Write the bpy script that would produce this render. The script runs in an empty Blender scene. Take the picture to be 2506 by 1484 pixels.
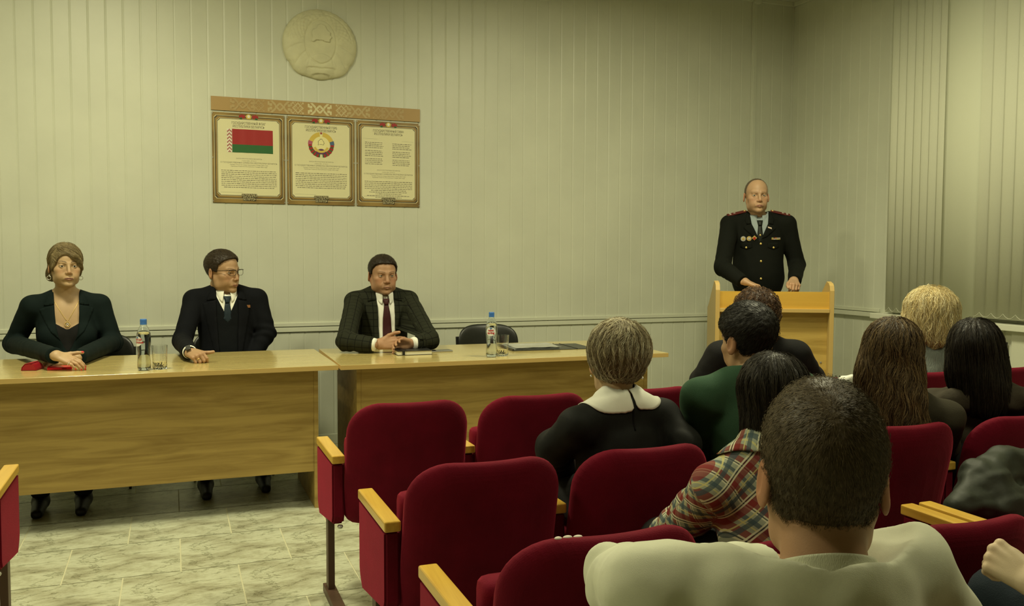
import bpy, bmesh, math, random
import numpy as np
from mathutils import Vector, Matrix, noise
from mathutils.bvhtree import BVHTree
random.seed(7); np.random.seed(7)
SC = bpy.context.scene; COL = SC.collection
PI = math.pi

# ---------------------------------------------------------------- camera
HC = 1.32                       # camera height
YAW, PIT, ROL = .368922, .055442, .0046589
FPX = 2158.85
_f = np.array([math.sin(YAW)*math.cos(PIT), math.cos(YAW)*math.cos(PIT), -math.sin(PIT)])
_r = np.array([math.cos(YAW), -math.sin(YAW), 0.]); _u = np.cross(_r, _f)
_r2 = _r*math.cos(ROL)+_u*math.sin(ROL); _u2 = -_r*math.sin(ROL)+_u*math.cos(ROL)
CM = np.array([_r2, -_u2, _f])
cam = bpy.data.cameras.new('camera'); cam.sensor_width = 36; cam.lens = FPX/2506*36
cam.clip_start = .05; cam.clip_end = 60
co = bpy.data.objects.new('camera', cam); COL.objects.link(co)
m = Matrix([[_r2[i], _u2[i], -_f[i]] for i in range(3)]).to_4x4(); m.translation = (0, 0, HC)
co.matrix_world = m; SC.camera = co
def J(px, py, Y):
    """the point of the room seen at a photo pixel, at distance Y towards the back wall (reads measurements off the photo)"""
    d = CM.T @ np.array([(px-1253)/FPX, (py-742)/FPX, 1.]); t = Y/d[1]
    return Vector((d[0]*t, Y, HC+d[2]*t))

# ---------------------------------------------------------------- view, world
SC.view_settings.view_transform = 'Standard'; SC.view_settings.look = 'None'
SC.view_settings.gamma = 1; SC.view_settings.exposure = 0.0
SC.view_settings.use_curve_mapping = False
W = bpy.data.worlds.new('night'); SC.world = W; W.use_nodes = True
W.node_tree.nodes['Background'].inputs[0].default_value = (.9, .95, .7, 1)
W.node_tree.nodes['Background'].inputs[1].default_value = .02
LAMPC = (1.0, .95, .62)
LAMPS = [(-.5, 4.1, 72), (2.7, 3.6, 72), (-1.3, 2.0, 30), (2.3, 1.0, 24)]   # ceiling lamps: x, y, watts
ZC = 3.41                       # ceiling height
WY, WX = 6.1, 4.86              # back wall, right wall

# ---------------------------------------------------------------- helpers
def lin(r, g, b):
    f = lambda v: ((v/255+.055)/1.055)**2.4 if v > 10 else v/255/12.92
    return (f(r), f(g), f(b), 1)
MATS = {}
def mat(name, col, rough=.6, metal=0, bump=0, bscale=200, var=0, vscale=8, sheen=0, spec=.5, coat=0, trans=0, ior=1.45, stretch=None, var2=None):
    """procedural principled material: colour variation by noise and a noise bump"""
    if name in MATS: return MATS[name]
    M = bpy.data.materials.new(name); M.use_nodes = True; nt = M.node_tree; b = nt.nodes['Principled BSDF']
    b.inputs['Base Color'].default_value = col; b.inputs['Roughness'].default_value = rough
    b.inputs['Metallic'].default_value = metal; b.inputs['Specular IOR Level'].default_value = spec
    b.inputs['Coat Weight'].default_value = coat; b.inputs['Coat Roughness'].default_value = .15
    b.inputs['Transmission Weight'].default_value = trans; b.inputs['IOR'].default_value = ior
    if sheen:
        b.inputs['Sheen Weight'].default_value = sheen; b.inputs['Sheen Roughness'].default_value = .35
        b.inputs['Sheen Tint'].default_value = (min(1, col[0]*3+.1), min(1, col[1]*3+.04), min(1, col[2]*3+.04), 1)
    if var or bump:
        tc = nt.nodes.new('ShaderNodeTexCoord'); mp = nt.nodes.new('ShaderNodeMapping')
        nt.links.new(tc.outputs['Object'], mp.inputs[0])
        if stretch: mp.inputs['Scale'].default_value = stretch
    if var:
        n = nt.nodes.new('ShaderNodeTexNoise'); n.inputs['Scale'].default_value = vscale; n.inputs['Detail'].default_value = 5
        nt.links.new(mp.outputs[0], n.inputs['Vector'])
        r = nt.nodes.new('ShaderNodeValToRGB'); r.color_ramp.elements[0].position = .32; r.color_ramp.elements[1].position = .68
        c1 = var2 or tuple(c*(1-var) for c in col[:3])+(1,)
        r.color_ramp.elements[0].color = c1; r.color_ramp.elements[1].color = tuple(min(1, c*(1+var*.5)) for c in col[:3])+(1,)
        nt.links.new(n.outputs[0], r.inputs[0]); nt.links.new(r.outputs[0], b.inputs['Base Color'])
    if bump:
        n2 = nt.nodes.new('ShaderNodeTexNoise'); n2.inputs['Scale'].default_value = bscale; n2.inputs['Detail'].default_value = 3
        nt.links.new(mp.outputs[0], n2.inputs['Vector'])
        bp = nt.nodes.new('ShaderNodeBump'); bp.inputs['Strength'].default_value = bump; bp.inputs['Distance'].default_value = .004
        nt.links.new(n2.outputs[0], bp.inputs['Height']); nt.links.new(bp.outputs[0], b.inputs['Normal'])
    MATS[name] = M; return M

def wood(name, c1, c2, rough=.4, axis=0, scale=1., coat=0):
    if name in MATS: return MATS[name]
    M = bpy.data.materials.new(name); M.use_nodes = True; nt = M.node_tree; b = nt.nodes['Principled BSDF']
    tc = nt.nodes.new('ShaderNodeTexCoord'); mp = nt.nodes.new('ShaderNodeMapping')
    s = [22*scale]*3; s[axis] = 1.6*scale; mp.inputs['Scale'].default_value = s
    nt.links.new(tc.outputs['Object'], mp.inputs[0])
    n = nt.nodes.new('ShaderNodeTexNoise'); n.inputs['Scale'].default_value = 1; n.inputs['Detail'].default_value = 8
    n.inputs['Roughness'].default_value = .62; n.inputs['Distortion'].default_value = 1.1
    nt.links.new(mp.outputs[0], n.inputs['Vector'])
    # cathedral figure
    mp2 = nt.nodes.new('ShaderNodeMapping'); s2 = [5.5*scale]*3; s2[axis] = .9*scale; mp2.inputs['Scale'].default_value = s2
    nt.links.new(tc.outputs['Object'], mp2.inputs[0])
    w = nt.nodes.new('ShaderNodeTexNoise'); w.inputs['Scale'].default_value = 1; w.inputs['Detail'].default_value = 1.5
    w.inputs['Distortion'].default_value = .6; nt.links.new(mp2.outputs[0], w.inputs['Vector'])
    m1 = nt.nodes.new('ShaderNodeMath'); m1.operation = 'MULTIPLY'; m1.inputs[1].default_value = 26
    sn = nt.nodes.new('ShaderNodeMath'); sn.operation = 'SINE'
    nt.links.new(w.outputs[0], m1.inputs[0]); nt.links.new(m1.outputs[0], sn.inputs[0])
    m2 = nt.nodes.new('ShaderNodeMath'); m2.operation = 'MULTIPLY_ADD'; m2.inputs[1].default_value = .05
    nt.links.new(sn.outputs[0], m2.inputs[0]); nt.links.new(n.outputs[0], m2.inputs[2])
    r = nt.nodes.new('ShaderNodeValToRGB'); r.color_ramp.elements[0].position = .34; r.color_ramp.elements[1].position = .62
    r.color_ramp.elements[0].color = c2; r.color_ramp.elements[1].color = c1
    nt.links.new(m2.outputs[0], r.inputs[0]); nt.links.new(r.outputs[0], b.inputs['Base Color'])
    b.inputs['Roughness'].default_value = rough; b.inputs['Coat Weight'].default_value = coat; b.inputs['Coat Roughness'].default_value = .12
    MATS[name] = M; return M

def glass(name, col=(1, 1, 1, 1), rough=0, ior=1.45):
    return mat(name, col, rough, trans=1, ior=ior)

def tag(o, label=None, cat=None, group=None, kind=None):
    if label: o['label'] = label
    if cat: o['category'] = cat
    if group: o['group'] = group
    if kind: o['kind'] = kind
    return o
def thing(name, label, cat, loc=(0, 0, 0), rz=0, group=None):
    o = bpy.data.objects.new(name, None); COL.objects.link(o); o.empty_display_size = .1
    o.location = loc; o.rotation_euler = (0, 0, rz)
    o.matrix_basis = Matrix.Translation(Vector(loc)) @ Matrix.Rotation(rz, 4, 'Z')
    return tag(o, label, cat, group)
def link(name, me, m, parent=None, smooth=False, world=False):
    """link a mesh as one object; world=True: its vertices are in room coordinates"""
    if m:
        for k in (m if isinstance(m, (list, tuple)) else [m]): me.materials.append(k)
    if smooth:
        me.polygons.foreach_set('use_smooth', [True]*len(me.polygons))
    o = bpy.data.objects.new(name, me); COL.objects.link(o)
    if parent:
        o.parent = parent
        if world:
            mw = parent.matrix_basis.copy(); p = parent
            while p.parent: p = p.parent; mw = p.matrix_basis @ mw
            me.transform(mw.inverted())
    return o
class MB:
    """collects shapes into one mesh"""
    def __init__(s): s.v = []; s.f = []; s.mi = []; s.sm = []; s.cur = 0; s.smooth = False
    def add(s, vs, fs):
        o = len(s.v); s.v += [tuple(v) for v in vs]; s.f += [tuple(i+o for i in f) for f in fs]
        s.mi += [s.cur]*len(fs); s.sm += [s.smooth]*len(fs); return s
    def box(s, x0, x1, y0, y1, z0, z1, bev=0, M=None):
        bm = bmesh.new(); bmesh.ops.create_cube(bm, size=1)
        for v in bm.verts: v.co = ((x0+x1)/2+v.co.x*(x1-x0), (y0+y1)/2+v.co.y*(y1-y0), (z0+z1)/2+v.co.z*(z1-z0))
        if bev: bmesh.ops.bevel(bm, geom=bm.edges[:], offset=bev, segments=3, affect='EDGES', profile=.6)
        return s.bm(bm, M)
    def bm(s, bm, M=None):
        if M: bmesh.ops.transform(bm, matrix=M, verts=bm.verts)
        bm.verts.index_update()
        s.add([v.co[:] for v in bm.verts], [[v.index for v in f.verts] for f in bm.faces]); bm.free(); return s
    def prism(s, poly, d0, d1, axis='Y', bev=0, M=None):
        """extrude a 2-D outline; axis Y: outline in XZ, axis X: outline in YZ, axis Z: outline in XY"""
        bm = bmesh.new()
        P = {'Y': lambda a, b, d: (a, d, b), 'X': lambda a, b, d: (d, a, b), 'Z': lambda a, b, d: (a, b, d)}[axis]
        a = [bm.verts.new(P(x, y, d0)) for x, y in poly]; b = [bm.verts.new(P(x, y, d1)) for x, y in poly]
        bm.faces.new(a); bm.faces.new(b[::-1]); n = len(poly)
        for i in range(n): bm.faces.new((a[i], b[i], b[(i+1) % n], a[(i+1) % n]))
        bmesh.ops.recalc_face_normals(bm, faces=bm.faces)
        if bev: bmesh.ops.bevel(bm, geom=[e for e in bm.edges if e.calc_face_angle(0) > .6], offset=bev, segments=2, affect='EDGES')
        return s.bm(bm, M)
    def lathe(s, prof, seg=32, M=None, cap=True):
        vs = []; fs = []
        for r, z in prof:
            for k in range(seg):
                a = 2*PI*k/seg; vs.append((r*math.cos(a), r*math.sin(a), z))
        for i in range(len(prof)-1):
            for k in range(seg):
                k2 = (k+1) % seg; fs.append((i*seg+k, i*seg+k2, (i+1)*seg+k2, (i+1)*seg+k))
        if cap:
            fs.append(tuple(range(seg))[::-1]); fs.append(tuple((len(prof)-1)*seg+k for k in range(seg)))
        if M: vs = [tuple(M @ Vector(v)) for v in vs]
        return s.add(vs, fs)
    def tube(s, pts, r, seg=10, closed=False, flat=1.):
        pts = [Vector(p) for p in pts]; n = len(pts); vs = []; fs = []; rr = r if isinstance(r, (list, tuple)) else [r]*n
        up = Vector((0, 0, 1)); prev = None
        for i, p in enumerate(pts):
            t = (pts[(i+1) % n]-pts[i-1]) if closed else (pts[min(i+1, n-1)]-pts[max(i-1, 0)])
            t.normalize()
            if prev is None:
                a = t.cross(up);
                if a.length < .1: a = t.cross(Vector((1, 0, 0)))
            else: a = prev - t*prev.dot(t)
            a.normalize(); prev = a; b = t.cross(a)
            for k in range(seg):
                an = 2*PI*k/seg; vs.append(p+a*math.cos(an)*rr[i]+b*math.sin(an)*rr[i]*flat)
        for i in range(n if closed else n-1):
            j = (i+1) % n
            for k in range(seg):
                k2 = (k+1) % seg; fs.append((i*seg+k, i*seg+k2, j*seg+k2, j*seg+k))
        if not closed:
            fs.append(tuple(range(seg))[::-1]); fs.append(tuple((n-1)*seg+k for k in range(seg)))
        return s.add(vs, fs)
    def ball(s, c, r, seg=16, M=None):
        r = r if isinstance(r, (tuple, list)) else (r, r, r)
        bm = bmesh.new(); bmesh.ops.create_uvsphere(bm, u_segments=seg, v_segments=max(6, seg//2), radius=1)
        for v in bm.verts: v.co = Vector((c[0]+v.co.x*r[0], c[1]+v.co.y*r[1], c[2]+v.co.z*r[2]))
        return s.bm(bm, M)
    def mesh(s, name):
        me = bpy.data.meshes.new(name); me.from_pydata(s.v, [], s.f)
        me.polygons.foreach_set('material_index', s.mi); me.polygons.foreach_set('use_smooth', s.sm)
        me.validate(); me.update(); return me
    def build(s, name, m, parent=None, smooth=False, world=False):
        bm = None
        return link(name, s.mesh(name), m, parent, smooth, world)
def copy_tree(o, parent=None):
    c = o.copy(); COL.objects.link(c); c.parent = parent
    for ch in [x for x in list(bpy.data.objects) if x.parent == o]: copy_tree(ch, c)
    return c
_txt = {}
def text_mesh(s, size=1., align='CENTER', extrude=0, bold=0):
    cu = bpy.data.curves.new('t', 'FONT'); cu.body = s; cu.size = size; cu.align_x = align; cu.extrude = extrude; cu.offset = bold
    cu.resolution_u = 3
    o = bpy.data.objects.new('t', cu); me = bpy.data.meshes.new_from_object(o)
    bpy.data.objects.remove(o); bpy.data.curves.remove(cu); return me
def put_text(mb, s, x, y, z, size, align='CENTER', width=None, bold=0, fn=None):
    """lettering standing in the XZ plane facing -Y, collected into mb"""
    me = text_mesh(s, size, align, 0, bold)
    vs = [v.co.copy() for v in me.vertices]
    if width and vs:
        w = max(v.x for v in vs)-min(v.x for v in vs); k = width/w
        for v in vs: v.x *= k
    fn = fn or (lambda v: (x+v.x, y, z+v.y))
    mb.add([fn(v) for v in vs], [tuple(p.vertices) for p in me.polygons]); bpy.data.meshes.remove(me)
# ================================================================ the room
wallm = mat('painted_panel', (.60, .615, .50, 1), .42, bump=.12, bscale=30, var=.05, vscale=3)
railm = mat('painted_rail', (.62, .635, .51, 1), .4, bump=.1, bscale=40)
def panel_profile(a0, a1, phase, pitch=.1, gw=.010, gd=.0025):
    pts = [(a0, 0)]
    k = math.ceil((a0-phase)/pitch)
    g = phase+k*pitch
    while g < a1-gw:
        if g > a0+gw: pts += [(g-gw/2-.002, 0), (g-gw/2, gd*.8), (g-gw/2+.0015, gd), (g+gw/2-.0015, gd*.45), (g+gw/2+.002, 0)]
        g += pitch
    pts.append((a1, 0)); return pts
# back wall: grooves towards +Y
mb = MB()
def wall_strip(mb, prof, z0, z1, P):
    n = len(prof); vs = [P(a, d, z) for z in (z0, z1) for a, d in prof]
    mb.add(vs, [(i, i+1, n+i+1, n+i) for i in range(n-1)])
XL, YR = -4.2, -3.2
PH = .045
wall_strip(mb, panel_profile(XL, WX, PH), 0, ZC, lambda a, d, z: (a, WY+d, z))
mb.add([(XL, WY+.1, 0), (WX, WY+.1, 0), (WX, WY+.1, ZC), (XL, WY+.1, ZC)], [(0, 1, 2, 3)])
tag(mb.build('wall_back', wallm), kind='structure')
mb = MB()
wall_strip(mb, panel_profile(YR, WY, .03), 0, ZC, lambda a, d, z: (WX+d, a, z))
tag(mb.build('wall_right', wallm), kind='structure')
mb = MB(); wall_strip(mb, panel_profile(YR, WY, .03), 0, ZC, lambda a, d, z: (XL-d, a, z))
tag(mb.build('wall_left', wallm), kind='structure')
mb = MB(); mb.box(XL, WX, YR-.1, YR, 0, ZC); tag(mb.build('wall_rear', mat('rear_wall_brown', (.16, .12, .07, 1), .6)), kind='structure')  # unseen wall, coloured dark to cut light bounced onto the seat backs
# chair rail: two strips with a joint between them; cornice; corner pipe box
mb = MB()
mb.box(XL, WX-.013, WY-.014, WY+.006, .822, .848, .003); mb.box(XL, WX-.013, WY-.012, WY+.006, .786, .817, .003)
tag(mb.build('trim_1', railm), kind='structure')
mb = MB()
mb.box(WX-.014, WX+.006, 5.06, WY-.012, .905, .93, .003); mb.box(WX-.03, WX+.006, 5.06, WY-.012, .868, .90, .003)
mb.box(WX-.014, WX+.006, YR, 3.2, .822, .848, .003)
tag(mb.build('trim_2', railm), kind='structure')
mb = MB()
mb.box(XL, WX, WY-.02, WY, ZC-.035, ZC, .004); mb.box(WX-.02, WX, YR, WY, ZC-.035, ZC, .004)
tag(mb.build('trim_3', railm), kind='structure')
mb = MB()
mb.box(4.44, 4.485, WY-.012, WY+.006, .85, ZC-.04, .004); mb.box(4.452, 4.462, WY-.018, WY, .85, ZC-.04, .002)
mb.box(4.44, 4.50, WY-.045, WY+.002, ZC-.05, ZC-.002, .003)
tag(mb.build('trim_4', railm), kind='structure')
# ceiling of white slats, floor of square tiles
mb = MB(); prof = panel_profile(YR, WY, 0.02, .1, .012, .006); n = len(prof)
mb.add([(x, a, ZC+d) for x in (XL, WX) for a, d in prof], [(i, i+1, n+i+1, n+i) for i in range(n-1)])
tag(mb.build('ceiling', mat('ceiling_paint', (.6, .6, .5, 1), .5)), kind='structure')
tile = bpy.data.materials.new('marble_tile'); tile.use_nodes = True; nt = tile.node_tree; b = nt.nodes['Principled BSDF']
uv = nt.nodes.new('ShaderNodeUVMap')
def nz(scale, detail, dist, rough=.6, sx=1, sy=1, rot=0, off=0):
    mp = nt.nodes.new('ShaderNodeMapping'); mp.inputs['Scale'].default_value = (sx, sy, 1); mp.inputs['Rotation'].default_value = (0, 0, rot); mp.inputs['Location'].default_value = (off, off, off)
    nt.links.new(uv.outputs[0], mp.inputs[0])
    n = nt.nodes.new('ShaderNodeTexNoise'); n.inputs['Scale'].default_value = scale; n.inputs['Detail'].default_value = detail
    n.inputs['Distortion'].default_value = dist; n.inputs['Roughness'].default_value = rough
    nt.links.new(mp.outputs[0], n.inputs['Vector']); return n
def ramp(src, stops):
    r = nt.nodes.new('ShaderNodeValToRGB'); e = r.color_ramp.elements
    while len(e) < len(stops): e.new(.5)
    for k, (p, c) in enumerate(stops): e[k].position = p; e[k].color = c
    nt.links.new(src, r.inputs[0]); return r
n1 = nz(1.6, 12, .25, .72, 1.2, 1.9, -.5, 3.1); n2 = nz(1.3, 9, .5, .66, 1., 1.8, -.5, 7.3); n3 = nz(9, 8, .2, .75, 1, 2.6, -.5, 1.7)
base = ramp(n1.outputs[0], [(.3, (.23, .22, .135, 1)), (.42, (.42, .42, .29, 1)), (.56, (.56, .58, .425, 1)), (.8, (.49, .50, .37, 1))])
vein = ramp(n2.outputs[0], [(.478, (1, 1, 1, 1)), (.498, (.45, .45, .38, 1)), (.503, (.45, .45, .38, 1)), (.517, (1, 1, 1, 1))])
fine = ramp(n3.outputs[0], [(.36, (.62, .6, .5, 1)), (.5, (1, 1, 1, 1))])
def mul(a, b2, f):
    m = nt.nodes.new('ShaderNodeMix'); m.data_type = 'RGBA'; m.blend_type = 'MULTIPLY'; m.inputs[0].default_value = f
    nt.links.new(a, m.inputs[6]); nt.links.new(b2, m.inputs[7]); return m.outputs[2]
nt.links.new(mul(mul(base.outputs[0], vein.outputs[0], .8), fine.outputs[0], .55), b.inputs['Base Color'])
b.inputs['Roughness'].default_value = .33
bp = nt.nodes.new('ShaderNodeBump'); bp.inputs['Strength'].default_value = .15; bp.inputs['Distance'].default_value = .002
nt.links.new(n1.outputs[0], bp.inputs['Height']); nt.links.new(bp.outputs[0], b.inputs['Normal'])
grout = mat('grout', (.62, .60, .40, 1), .8)
T = .448; vs = []; fs = []; uvs = []; g = .0055
row0 = 4.293; r = int((YR-row0)//T)
while row0+r*T < WY:
    y0 = row0+r*T; off = -.649 if r % 2 == 0 else -.428
    k = math.floor((XL-off)/T)
    while off+k*T < WX:
        x0 = max(off+k*T+g/2, XL); x1 = min(off+(k+1)*T-g/2, WX); ya = max(y0+g/2, YR); yb = min(y0+T-g/2, WY)
        if x1 > x0 and yb > ya:
            i = len(vs); vs += [(x0, ya, 0), (x1, ya, 0), (x1, yb, 0), (x0, yb, 0)]; fs.append((i, i+1, i+2, i+3))
            U = lambda x: (x-off-k*T)/T; Vv = lambda y: (y-y0)/T
            uvs += [(U(x0), Vv(ya)), (U(x1), Vv(ya)), (U(x1), Vv(yb)), (U(x0), Vv(yb))]
        k += 1
    r += 1
i = len(vs); vs += [(XL, YR, -.0015), (WX, YR, -.0015), (WX, WY, -.0015), (XL, WY, -.0015)]; fs.append((i, i+1, i+2, i+3)); uvs += [(0, 0)]*4
me = bpy.data.meshes.new('floor'); me.from_pydata(vs, [], fs); ul = me.uv_layers.new(name='UVMap')
for k, q in enumerate(uvs): ul.data[k].uv = q
me.materials.append(tile); me.materials.append(grout); me.polygons[-1].material_index = 1
tag(link('floor', me, None), kind='structure')
for nm, P in (('baseboard_back', (XL, WX, WY-.015, WY+.004, 0, .07)), ('baseboard_right', (WX-.015, WX+.004, YR, WY-.02, 0, .07))):
    mb = MB(); mb.box(*P, .003); tag(mb.build(nm, railm), kind='structure')
# window on the right wall: dark pane behind the blinds, sill, radiator cover
mb = MB(); mb.box(WX-.004, WX+.02, 4.45, 4.97, .95, 3.05); mb.box(WX-.004, WX+.02, 1.2, 4.19, .95, 3.05)
w = tag(mb.build('window_1', mat('window_frame_white', (.62, .63, .55, 1), .4)), kind='structure')
mb = MB(); mb.box(WX-.008, WX-.003, 4.50, 4.92, 1.0, 3.0)
for k in range(3): mb.box(WX-.008, WX-.003, 1.25+k*.98, 2.17+k*.98, 1.0, 3.0)
mb.build('pane', mat('night_pane', (.02, .025, .03, 1), .05), w)
mb = MB(); mb.box(WX-.11, WX+.004, 1.0, 5.05, .865, .905, .006)
tag(mb.build('window_sill', mat('sill_white', (.70, .71, .58, 1), .3)), kind='structure')
mb = MB(); mb.box(WX-.05, WX-.004, 3.99, 4.42, .07, .86, .003); mb.box(WX-.05, WX-.004, 3.3, 3.93, .07, .86, .003)
mb.box(WX-.032, WX-.004, 3.93, 3.99, .07, .86)
t = tag(mb.build('radiator_cover', mat('cover_white', (.62, .63, .5, 1), .4), None), 'flat cream radiator cover with a dark slot below the window sill', 'radiator cover')
mb = MB(); mb.box(WX-.053, WX-.049, 3.955, 3.967, .45, .79); mb.build('slot', mat('slot_black', (.012, .012, .01, 1), .8), t)
# blinds
blm = mat('blind_fabric', (.66, .67, .53, 1), .75, bump=.25, bscale=400, stretch=(1, 1, .2))
def blind(y0, y1, z0, label, n, depth=.016):
    t = thing('vertical_blind', label, 'window blind', (WX-.07, (y0+y1)/2, 0))
    mb = MB(); mb.box(WX-.09, WX-.05, y0, y1, ZC-.10, ZC-.06, .004); mb.build('head_rail', railm, t, world=True)
    w = (y1-y0)/n
    for k in range(n):
        yc = y0+(k+.5)*w; ang = math.radians(13+4*math.sin(k*1.7)); mb = MB(); mb.smooth = True
        seg = 8; vs = []; hw = w*.57
        for zz in (z0, ZC-.09):
            for i in range(seg+1):
                s = (i/seg*2-1)*hw; bow = .007*(1-(s/hw)**2)
                vs.append((WX-.07-s*math.sin(ang)-bow, yc+s*math.cos(ang), zz))
        mb.add(vs, [(i, i+1, seg+2+i, seg+1+i) for i in range(seg)])
        o = mb.build('slat', blm, t, world=True)
        md = o.modifiers.new('thick', 'SOLIDIFY'); md.thickness = .0012
    mb = MB(); n2 = n*2   # scalloped bead chain joining the slat feet
    pts = []
    for k in range(n):
        for q in range(5):
            s = q/5; pts.append((WX-.085, y0+(k+.5+s)*w, z0+.035-.028*math.sin(PI*s)))
    mb.tube(pts, .0012, 5); mb.build('bead_chain', mat('chain_white', (.72, .73, .6, 1), .4), t, world=True)
    return t
blind(4.44, 4.93, .918, 'pale vertical slat blind of the narrow window nearest the corner', 7)
blind(1.1, 4.18, .93, 'wide pale vertical slat blind at the right edge with a scalloped bead chain', 36)
mb = MB()
pr = [(4.165, 0), (4.19, -.014), (4.25, -.02), (4.30, -.021), (4.35, -.02), (4.42, -.014), (4.46, 0)]
vs = [(WX-.075+d, a, z) for z in (.912, ZC-.06) for a, d in pr]; mb.smooth = True
mb.add(vs, [(i, i+1, 8+i, 7+i) for i in range(6)])
o = tag(mb.build('curtain_panel', mat('curtain_cream', (.68, .70, .55, 1), .7)), 'smooth bright fabric panel hanging between the two vertical blinds', 'curtain')
o.modifiers.new('t', 'SOLIDIFY').thickness = .002
# ceiling lamps
for i, (x, y, p) in enumerate(LAMPS):
    t = thing('ceiling_lamp', ['square ceiling lamp over the speakers table, left', 'square ceiling lamp over the front seats, near the windows', 'square ceiling lamp behind the camera, left', 'square ceiling lamp behind the camera, near the windows'][i], 'lamp', (x, y, ZC-.03))
    mb = MB()
    for a in ((-.3, .3, -.3, -.27), (-.3, .3, .27, .3), (-.3, -.27, -.27, .27), (.27, .3, -.27, .27)): mb.box(*a, -.03, .03)
    mb.build('frame', railm, t)
    dm = MATS.get('diffuser')
    if not dm:
        dm = bpy.data.materials.new('diffuser'); dm.use_nodes = True; q = dm.node_tree.nodes['Principled BSDF']
        q.inputs['Emission Color'].default_value = LAMPC+(1,); q.inputs['Emission Strength'].default_value = 4; MATS['diffuser'] = dm
    mb = MB(); mb.box(-.27, .27, -.27, .27, .0, .02); mb.build('diffuser', dm, t)
    L = bpy.data.lights.new('lamp', 'AREA'); L.shape = 'SQUARE'; L.size = .52; L.energy = p; L.color = LAMPC
    lo = bpy.data.objects.new('light', L); COL.objects.link(lo); lo.parent = t; lo.location = (0, 0, -.012)
# ================================================================ tables
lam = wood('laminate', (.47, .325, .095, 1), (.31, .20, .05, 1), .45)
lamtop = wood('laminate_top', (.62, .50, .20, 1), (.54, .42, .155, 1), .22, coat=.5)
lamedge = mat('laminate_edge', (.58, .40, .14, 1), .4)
TZ = .75
def table(x0, x1, yf, label, rz=0, lp=.09):
    t = thing('conference_table', label, 'table', ((x0+x1)/2, yf+.41, 0), rz); w = (x1-x0)/2
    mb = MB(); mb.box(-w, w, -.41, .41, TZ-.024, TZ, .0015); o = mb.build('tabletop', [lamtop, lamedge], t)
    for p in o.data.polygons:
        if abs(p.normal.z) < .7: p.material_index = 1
    for s, q in ((-1, lp), (1, .09)):
        mb = MB(); xa = s*(w-q)
        mb.box(min(xa, xa-s*.022), max(xa, xa-s*.022), -.325, .33, 0, TZ-.025, .0008)
        mb.build('side_panel', [lamedge if 0 else lam], t)
    mb = MB(); mb.box(-w+lp+.0225, w-.09-.0225, -.322, -.304, .193, TZ-.025); mb.build('modesty_panel', lam, t)
    return t
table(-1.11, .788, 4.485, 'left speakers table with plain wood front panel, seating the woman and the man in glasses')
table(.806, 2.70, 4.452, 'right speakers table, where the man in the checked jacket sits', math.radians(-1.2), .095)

# ================================================================ lecture hall seats
vel = mat('velvet_red', (.15, .003, .016, 1), .85, bump=.2, bscale=300, var=.2, vscale=9, sheen=.75, spec=.2)
armw = wood('armrest_wood', (.78, .50, .085, 1), (.60, .34, .045, 1), .3, axis=1, scale=.6, coat=.3)
steel = mat('seat_steel', (.10, .055, .035, 1), .45, metal=.3)
bolt = mat('bolt_zinc', (.6, .6, .55, 1), .35, metal=.8)
def back_mesh(w=.455, h=.47, T=.036, p=3.4):
    """upholstered shell: rounded outline, curved in plan, puffed faces and a rolled edge; local x, z up from its foot, rear = -y"""
    out = []
    def arc(cx, cz, r, a0, a1, n):
        for i in range(n+1):
            a = math.radians(a0+(a1-a0)*i/n); out.append((cx+r*math.cos(a), cz+r*math.sin(a)))
    R = .125; hw = w/2; r2 = .05
    arc(hw-R, h-R, R, 0, 90, 9)
    for i in range(1, 8): out.append((hw-R-(w-2*R)*i/8, h))
    arc(-hw+R, h-R, R, 90, 180, 9)
    for i in range(1, 6): out.append((-hw, h-R-(h-R-r2)*i/6))
    arc(-hw+r2, r2, r2, 180, 270, 4)
    for i in range(1, 8): out.append((-hw+r2+(w-2*r2)*i/8, 0))
    arc(hw-r2, r2, r2, 270, 360, 4)
    for i in range(1, 6): out.append((hw, r2+(h-R-r2)*i/6))
    n = len(out); S = [0, .3, .55, .70, .79, .85, .89, .915, .935, .952, .966, .978, .987, .994, .998, 1.0]
    vs = []; fs = []; cz = h*.5
    def shape(x, z, y):
        u = x/hw; zz = z/h
        top = -.012*(1-u*u)*max(0, (zz-.5)*2)         # top edge dips a little in the middle
        return (x, y+.040*u*u-.10*zz, z+top)
    for side in (-1, 1):
        base = len(vs)
        for k, s in enumerate(S[:-1] if side == 1 else S):
            if k == 0: vs.append(shape(0, cz, side*T)); continue
            th = T*(1-s**(p*2.2))**(1/2.2) if s < 1 else 0
            for x, z in out: vs.append(shape(x*s, cz+(z-cz)*s, side*th))
        ring = lambda k: base+1+(k-1)*n
        K = len(S)-1
        for i in range(n):
            j = (i+1) % n; f = (base, ring(1)+i, ring(1)+j); fs.append(f if side == 1 else f[::-1])
        for k in range(1, K-(1 if side == 1 else 0)):
            for i in range(n):
                j = (i+1) % n; f = (ring(k)+i, ring(k+1)+i, ring(k+1)+j, ring(k)+j); fs.append(f if side == 1 else f[::-1])
        if side == -1: rim = ring(K)
        else:
            for i in range(n):
                j = (i+1) % n; fs.append((ring(K-1)+i, rim+i, rim+j, ring(K-1)+j))
    mb = MB(); mb.add(vs, fs); return mb
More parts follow.
